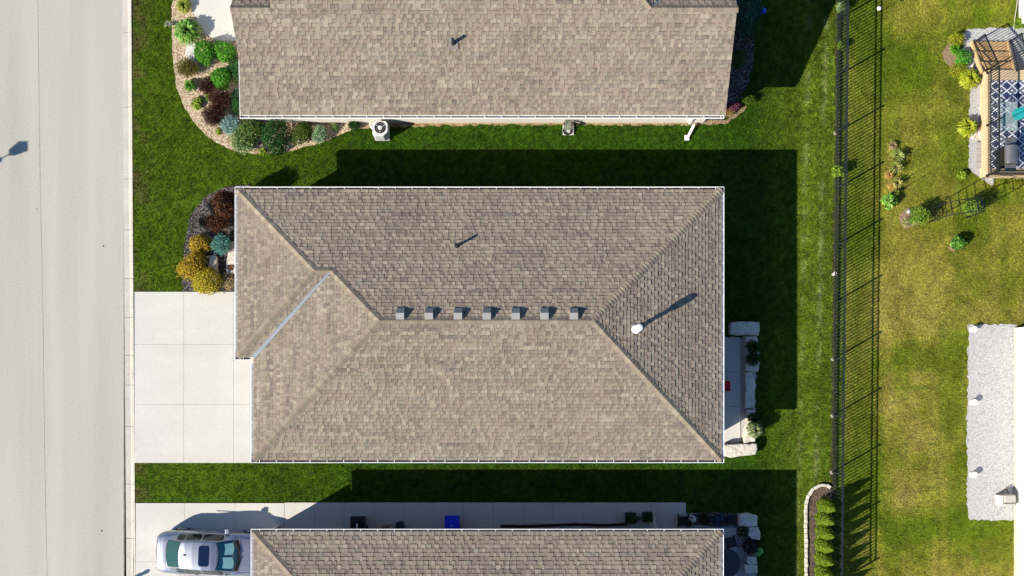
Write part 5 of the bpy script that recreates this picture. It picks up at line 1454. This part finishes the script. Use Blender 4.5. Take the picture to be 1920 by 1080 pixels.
def half(x):
    hw, zt = float(np.interp(x, BX, BW)), float(np.interp(x, BX, BZ))
    return [(0, zt), (hw*.45, zt-.004), (hw*.76, zt-.022), (hw*.90, zt-.06), (hw*.975, zt-.15), (hw, zt-.28), (hw*.995, .50), (hw*.97, .32), (hw*.90, .22)]
mb = MB(); rows = []
for x in sx_l:
    h_ = half(x); rows.append([(x, -y, z) for y, z in h_[::-1]] + [(x, y, z) for y, z in h_[1:]])
n = len(rows[0])
mb.add(sum(rows, []), [(k*n+i, k*n+i+1, (k+1)*n+i+1, (k+1)*n+i) for k in range(len(rows)-1) for i in range(n-1)] + [tuple(range(n)), tuple(range((len(rows)-1)*n, len(rows)*n))[::-1]] + [(k*n, (k+1)*n, (k+1)*n+n-1, k*n+n-1) for k in range(len(rows)-1)])
body = mb.build("body", M_PAINT, car, origin=(0, 0, 0.03), smooth=True)
GX = [0.46, 0.60, 1.10, 1.35, 1.7, 2.1, 2.5, 2.72, 3.1, 3.45, 3.58]
GZ = [1.02, 1.085, 1.345, 1.415, 1.445, 1.455, 1.43, 1.395, 1.22, 1.045, 0.985]
GR = [0.56, 0.585, 0.555, 0.565, 0.595, 0.605, 0.60, 0.59, 0.635, 0.68, 0.69]
GB = [0.66, 0.73, 0.825, 0.845, 0.855, 0.86, 0.86, 0.86, 0.855, 0.82, 0.78]
gx_l = sorted(set(list(np.round(np.linspace(0.46, 3.58, 40), 3)) + GX))
def gh(x): return [float(np.interp(x, GX, a)) for a in (GZ, GR, GB)]
def gpt(x, t):
    """t in -1..1 runs across the roof, 1..2 down the side to the belt line"""
    zt, wr, wb = gh(x); s_ = 1 if t >= 0 else -1; t = abs(t)
    if t <= 1: return Vector((x, s_*wr*t, zt - 0.035*t**3))
    f = t-1; return Vector((x, s_*(wr+(wb-wr)*f), (zt-0.035)*(1-f) + 0.955*f))
TS = [-2, -1.5, -1.1, -1, -.9, -.7, -.35, 0, .35, .7, .9, 1, 1.1, 1.5, 2]
mb = MB(); n = len(TS)
mb.add([gpt(x, t) for x in gx_l for t in TS], [(k*n+i, k*n+i+1, (k+1)*n+i+1, (k+1)*n+i) for k in range(len(gx_l)-1) for i in range(n-1)])
mb.build("cabin_roof", M_PAINT, car, origin=(0, 0, 0.03), smooth=True)
def pane(name, m, xs, ts, off=0.010, parent=None, curve=0.0, corner=0.0):
    """a sheet riding on the cabin skin between xs and ts; corner rounds it, curve bows its front and back edges"""
    mb = MB(); nx_, nt_ = 14, 14; pts = []
    for i in range(nx_+1):
        for j in range(nt_+1):
            u, v = i/nx_, j/nt_; uu, vv = 2*u-1, 2*v-1
            if corner:
                k = 1-corner*(abs(uu)**6)*(abs(vv)**6); uu, vv = uu*k, vv*k
            t = ts[0]+(ts[1]-ts[0])*(vv+1)/2
            x = xs[0]+(xs[1]-xs[0])*(uu+1)/2 + curve*(1-vv*vv)*(1 if curve else 0)
            p = gpt(x, t); a = gpt(x+.02, t)-gpt(x-.02, t); b = gpt(x, t+.03)-gpt(x, t-.03); nn = a.cross(b).normalized()
            if nn.z < 0: nn = -nn
            pts.append(p+nn*off)
    mb.add(pts, [(i*(nt_+1)+j, i*(nt_+1)+j+1, (i+1)*(nt_+1)+j+1, (i+1)*(nt_+1)+j) for i in range(nx_) for j in range(nt_)])
    return mb.build(name, m, parent or car, origin=(0, 0, 0.03), smooth=True)
pane("rear_window", M_RGLASS, (.60, 1.17), (-.93, .93), curve=-.09)
ws_ = pane("windscreen", mat("windscreen_glass", (0.006, 0.05, 0.10), 0.05, 0, 0.05, spec=0.5), (2.70, 3.36), (-.94, .94), curve=.13)
pane("sun_shade", M_SHADE, (2.98, 3.31), (.08, .82), off=.016, parent=ws_, corner=.10, curve=.05)
pane("sun_shade", M_SHADE, (2.92, 3.31), (-.82, -.08), off=.016, parent=ws_, corner=.10, curve=.05)
pane("cowl", M_DARK, (3.37, 3.50), (-.95, .95), off=.012, curve=.13)
for y_ in (-.30, .28): mb = MB(); a_ = gpt(3.44, .5 if y_ > 0 else -.45); mb.bar((3.47+.12, y_*.3, 1.045), (3.40, y_*1.9, 1.085), .025, .015); mb.build("wiper", M_DARK, car)
pane("rear_window_frame", M_DARK, (.56, 1.20), (-.98, .98), off=.006, curve=-.09)
pane("windscreen_frame", M_DARK, (2.66, 3.37), (-.99, .99), off=.006, curve=.13)
pane("sunroof", mat("sunroof_glass", (.006, .012, .04), .06, 0, .05, spec=.6), (1.98, 2.42), (-.72, .72), corner=.10)
for s_ in (1, -1):
    t0, t1 = (1.16, 1.90) if s_ > 0 else (-1.90, -1.16)
    for xs_ in ((.98, 1.32), (1.36, 2.02), (2.08, 2.92)): pane("side_window", M_CGLASS, xs_, (t0, t1), corner=.12)
    mb = MB(); a_ = .96 if s_ > 0 else -.96
    mb.box((3.02, s_*1.00, .99), (.16, .20, .13)); mb.bar((3.04, s_*.86, .96), (3.03, s_*.95, .97), .06, .04); mb.build("mirror", M_PAINT, car, bevel=.03)
    for x in (.92, 3.86):
        mb = MB(); mb.tube((x, s_*.74, .33), (x, s_*.935, .33), .325, .325, 28); wl = mb.build("wheel", M_TYRE, car, bevel=.02)
        mb = MB(); mb.tube((x, s_*.925, .33), (x, s_*.945, .33), .225, .215, 24)
        for k in range(5): a2 = k*1.2566; mb.bar((x+.05*math.cos(a2), s_*.947, .33+.05*math.sin(a2)), (x+.2*math.cos(a2), s_*.947, .33+.2*math.sin(a2)), .05, .012, (0, 1, 0))
        mb.build("rim", M_RIM, wl)
    mb = MB(); mb.box((.10, s_*.60, .72), (.14, .22, .12)); mb.build("tail_light", mat("red_lens", (.30, .012, .01), .2), car, bevel=.03)
    mb = MB(); mb.box((4.60, s_*.64, .70), (.26, .22, .10)); mb.build("headlight", mat("clear_lens", (.5, .52, .55), .1), car, bevel=.03)
    for x in (1.75, 2.75): mb = MB(); mb.box((x, s_*.93, .82), (.20, .035, .03)); mb.build("door_handle", M_PAINT, car, bevel=.008)
    mb = MB(); mb.bar((1.0, s_*.915, .965), (3.2, s_*.915, .955), .025, .02); mb.build("belt_trim", M_STEEL, car)
mb = MB(); mb.add([(1.28, -.018, 1.41), (1.46, -.018, 1.44), (1.46, .018, 1.44), (1.28, .018, 1.41), (1.29, 0, 1.50)], [(0,1,4),(1,2,4),(2,3,4),(3,0,4),(3,2,1,0)]); mb.build("antenna_fin", M_DARK, car)
def body_seam(pts, name, wd=.012):
    mb = MB(); q = []
    for x, yf in pts:
        h_ = half(x); hw = h_[5][0]; ys_ = [p[0] for p in h_[:6]]; z = float(np.interp(abs(yf)*hw, ys_, [p[1] for p in h_[:6]])); q.append(Vector((x, yf*hw, z+.004)))
    for a, b_ in zip(q, q[1:]): mb.bar(a, b_, wd, .006)
    mb.build(name, M_DARK, car)
body_seam([(.42, -.80), (.20, -.78), (.08, -.55), (.06, 0), (.08, .55), (.20, .78), (.42, .80)], "boot_seam")
for s_ in (-1, 1): body_seam([(3.60, s_*.80), (4.0, s_*.78), (4.45, s_*.70), (4.66, s_*.5)], "bonnet_seam")
car.rotation_euler.z = R(-2.2)
c_ = P(298, 1026, .5); car.location = (c_.x, P(0, 1028.0).y, 0.03)

# ------------------------------------------------------------------ street lamp across the road (its shadow falls on the road)
b = P(-254, 442); zb = -.2
lamp = thing("street_lamp", "dark lantern street lamp across the road whose shadow falls on the asphalt", "street lamp", (b.x, b.y, zb))
mb = MB(); mb.lathe((b.x, b.y, zb), [(.14, 0), (.14, .25), (.09, .5), (.05, .6), (.04, 4.0), (.04, 4.05)], 16); mb.build("pole", M_DARK, lamp)
mb = MB(); mb.lathe((b.x, b.y, zb), [(.05, 4.02), (.12, 4.06), (.12, 4.24), (.025, 4.28), (.025, 4.62)], 12); mb.build("collar", M_DARK, lamp)
def frus(z0, z1, a, b_):
    mb = MB(); pts = [(b.x+i*a, b.y+j*a, zb+z0) for i, j in ((-1,-1),(1,-1),(1,1),(-1,1))] + [(b.x+i*b_, b.y+j*b_, zb+z1) for i, j in ((-1,-1),(1,-1),(1,1),(-1,1))]
    mb.add(pts, [(3,2,1,0),(4,5,6,7),(0,1,5,4),(1,2,6,5),(2,3,7,6),(3,0,4,7)]); return mb
frus(4.62, 4.96, .13, .20).build("lantern", mat("frosted_lamp_glass", (.4, .4, .38), .3), lamp)
frus(4.965, 5.06, .22, .06).build("lamp_roof", M_DARK, lamp)

# ------------------------------------------------------------------ the pilot standing in the street just below the frame
pb = P(182, 1124)
def person(o_, rz):
    J = {'pel': (0, 0, .98, .135, .105), 'belly': (0, -.01, 1.12, .13, .10), 'chest': (0, -.005, 1.32, .15, .105), 'neckb': (0, .0, 1.46, .075, .07), 'neck': (0, -.015, 1.53, .055, .055),
         'head0': (0, -.02, 1.60, .07, .085), 'head1': (0, -.02, 1.68, .08, .098), 'head2': (0, -.01, 1.755, .055, .065)}
    E = [('pel','belly'),('belly','chest'),('chest','neckb'),('neckb','neck'),('neck','head0'),('head0','head1'),('head1','head2')]
    for s_, k in ((1, 'l'), (-1, 'r')):
        J.update({'sh'+k: (s_*.19, 0, 1.41, .062, .062), 'el'+k: (s_*.36, -.02, 1.17, .046, .046), 'wr'+k: (s_*.12, -.30, 1.16, .031, .031), 'pa'+k: (s_*.075, -.36, 1.17, .036, .022),
                  'hip'+k: (s_*.10, 0, .90, .095, .095), 'kn'+k: (s_*.12, -.02, .50, .062, .062), 'an'+k: (s_*.13, .02, .09, .042, .042), 'to'+k: (s_*.15, -.17, .035, .042, .028)})
        E += [('chest','sh'+k),('sh'+k,'el'+k),('el'+k,'wr'+k),('wr'+k,'pa'+k),('pel','hip'+k),('hip'+k,'kn'+k),('kn'+k,'an'+k),('an'+k,'to'+k)]
        for f in range(4):
            J['f%d%s' % (f, k)] = (s_*(.055-.012*f), -.40+.004*f, 1.185-.018*f, .011, .011); J['g%d%s' % (f, k)] = (s_*(.03-.004*f), -.43+.01*f, 1.19-.02*f, .009, .009)
            E += [('pa'+k, 'f%d%s' % (f, k)), ('f%d%s' % (f, k), 'g%d%s' % (f, k))]
        J['th'+k] = (s_*.075, -.37, 1.215, .011, .011); E.append(('pa'+k, 'th'+k))
    names = list(J); me = bpy.data.meshes.new("person")
    me.from_pydata([J[n_][:3] for n_ in names], [(names.index(a), names.index(b_)) for a, b_ in E], [])
    o = bpy.data.objects.new("person", me); put(o, o_); o.rotation_euler.z = rz
    sk = o.modifiers.new("skin", 'SKIN'); sub = o.modifiers.new("sub", 'SUBSURF'); sub.levels = sub.render_levels = 2
    lay = me.skin_vertices[0] if len(me.skin_vertices) else None
    if lay is None:
        bm = bmesh.new(); bm.from_mesh(me); bm.verts.layers.skin.verify(); bm.to_mesh(me); bm.free(); lay = me.skin_vertices[0]
    for i, n_ in enumerate(names): lay.data[i].radius = J[n_][3:]
    lay.data[0].use_root = True
    me.materials.append(mat("navy_clothes", (.03, .04, .08), .85))
    return o
pp = person((pb.x, pb.y, -.10), R(35))
tag(pp, "person in dark clothes standing in the street with a controller held in front", "person")
M_ = Matrix.Rotation(R(35), 3, 'Z'); hc = Vector((pb.x, pb.y, -.10)) + M_ @ Vector((0, -.40, 1.17))
mb = MB(); mb.box(hc, (.17, .09, .035), R(35)); tag(mb.build("remote_controller", mat("grey_plastic", (.09, .09, .09), .5), bevel=.01), "grey remote controller in the hands of the person in the street", "controller")

for i, (x_, y_, l_) in enumerate(((192, 461, "small dark leaf lying on the road level with the dark front bed"), (189, 996, "small dark twig lying on the road level with the silver car"), (67, 391, "tiny dark leaf on the road near the faint seam"))):
    c = P(x_, y_); mb = MB(); a_ = i*1.1+.9; L_ = .11 if i < 2 else .06; dx, dy = math.cos(a_)*L_/2, math.sin(a_)*L_/2
    mb.add([(c.x-dx, c.y-dy, -.094), (c.x+dy*.5, c.y-dx*.5, -.085), (c.x+dx, c.y+dy, -.092), (c.x-dy*.5, c.y+dx*.5, -.087)], [(0,1,2),(0,2,3)])
    tag(mb.build("fallen_leaf", mat("dead_leaf", (.04, .03, .02), .9), recalc=False), l_, "leaf")
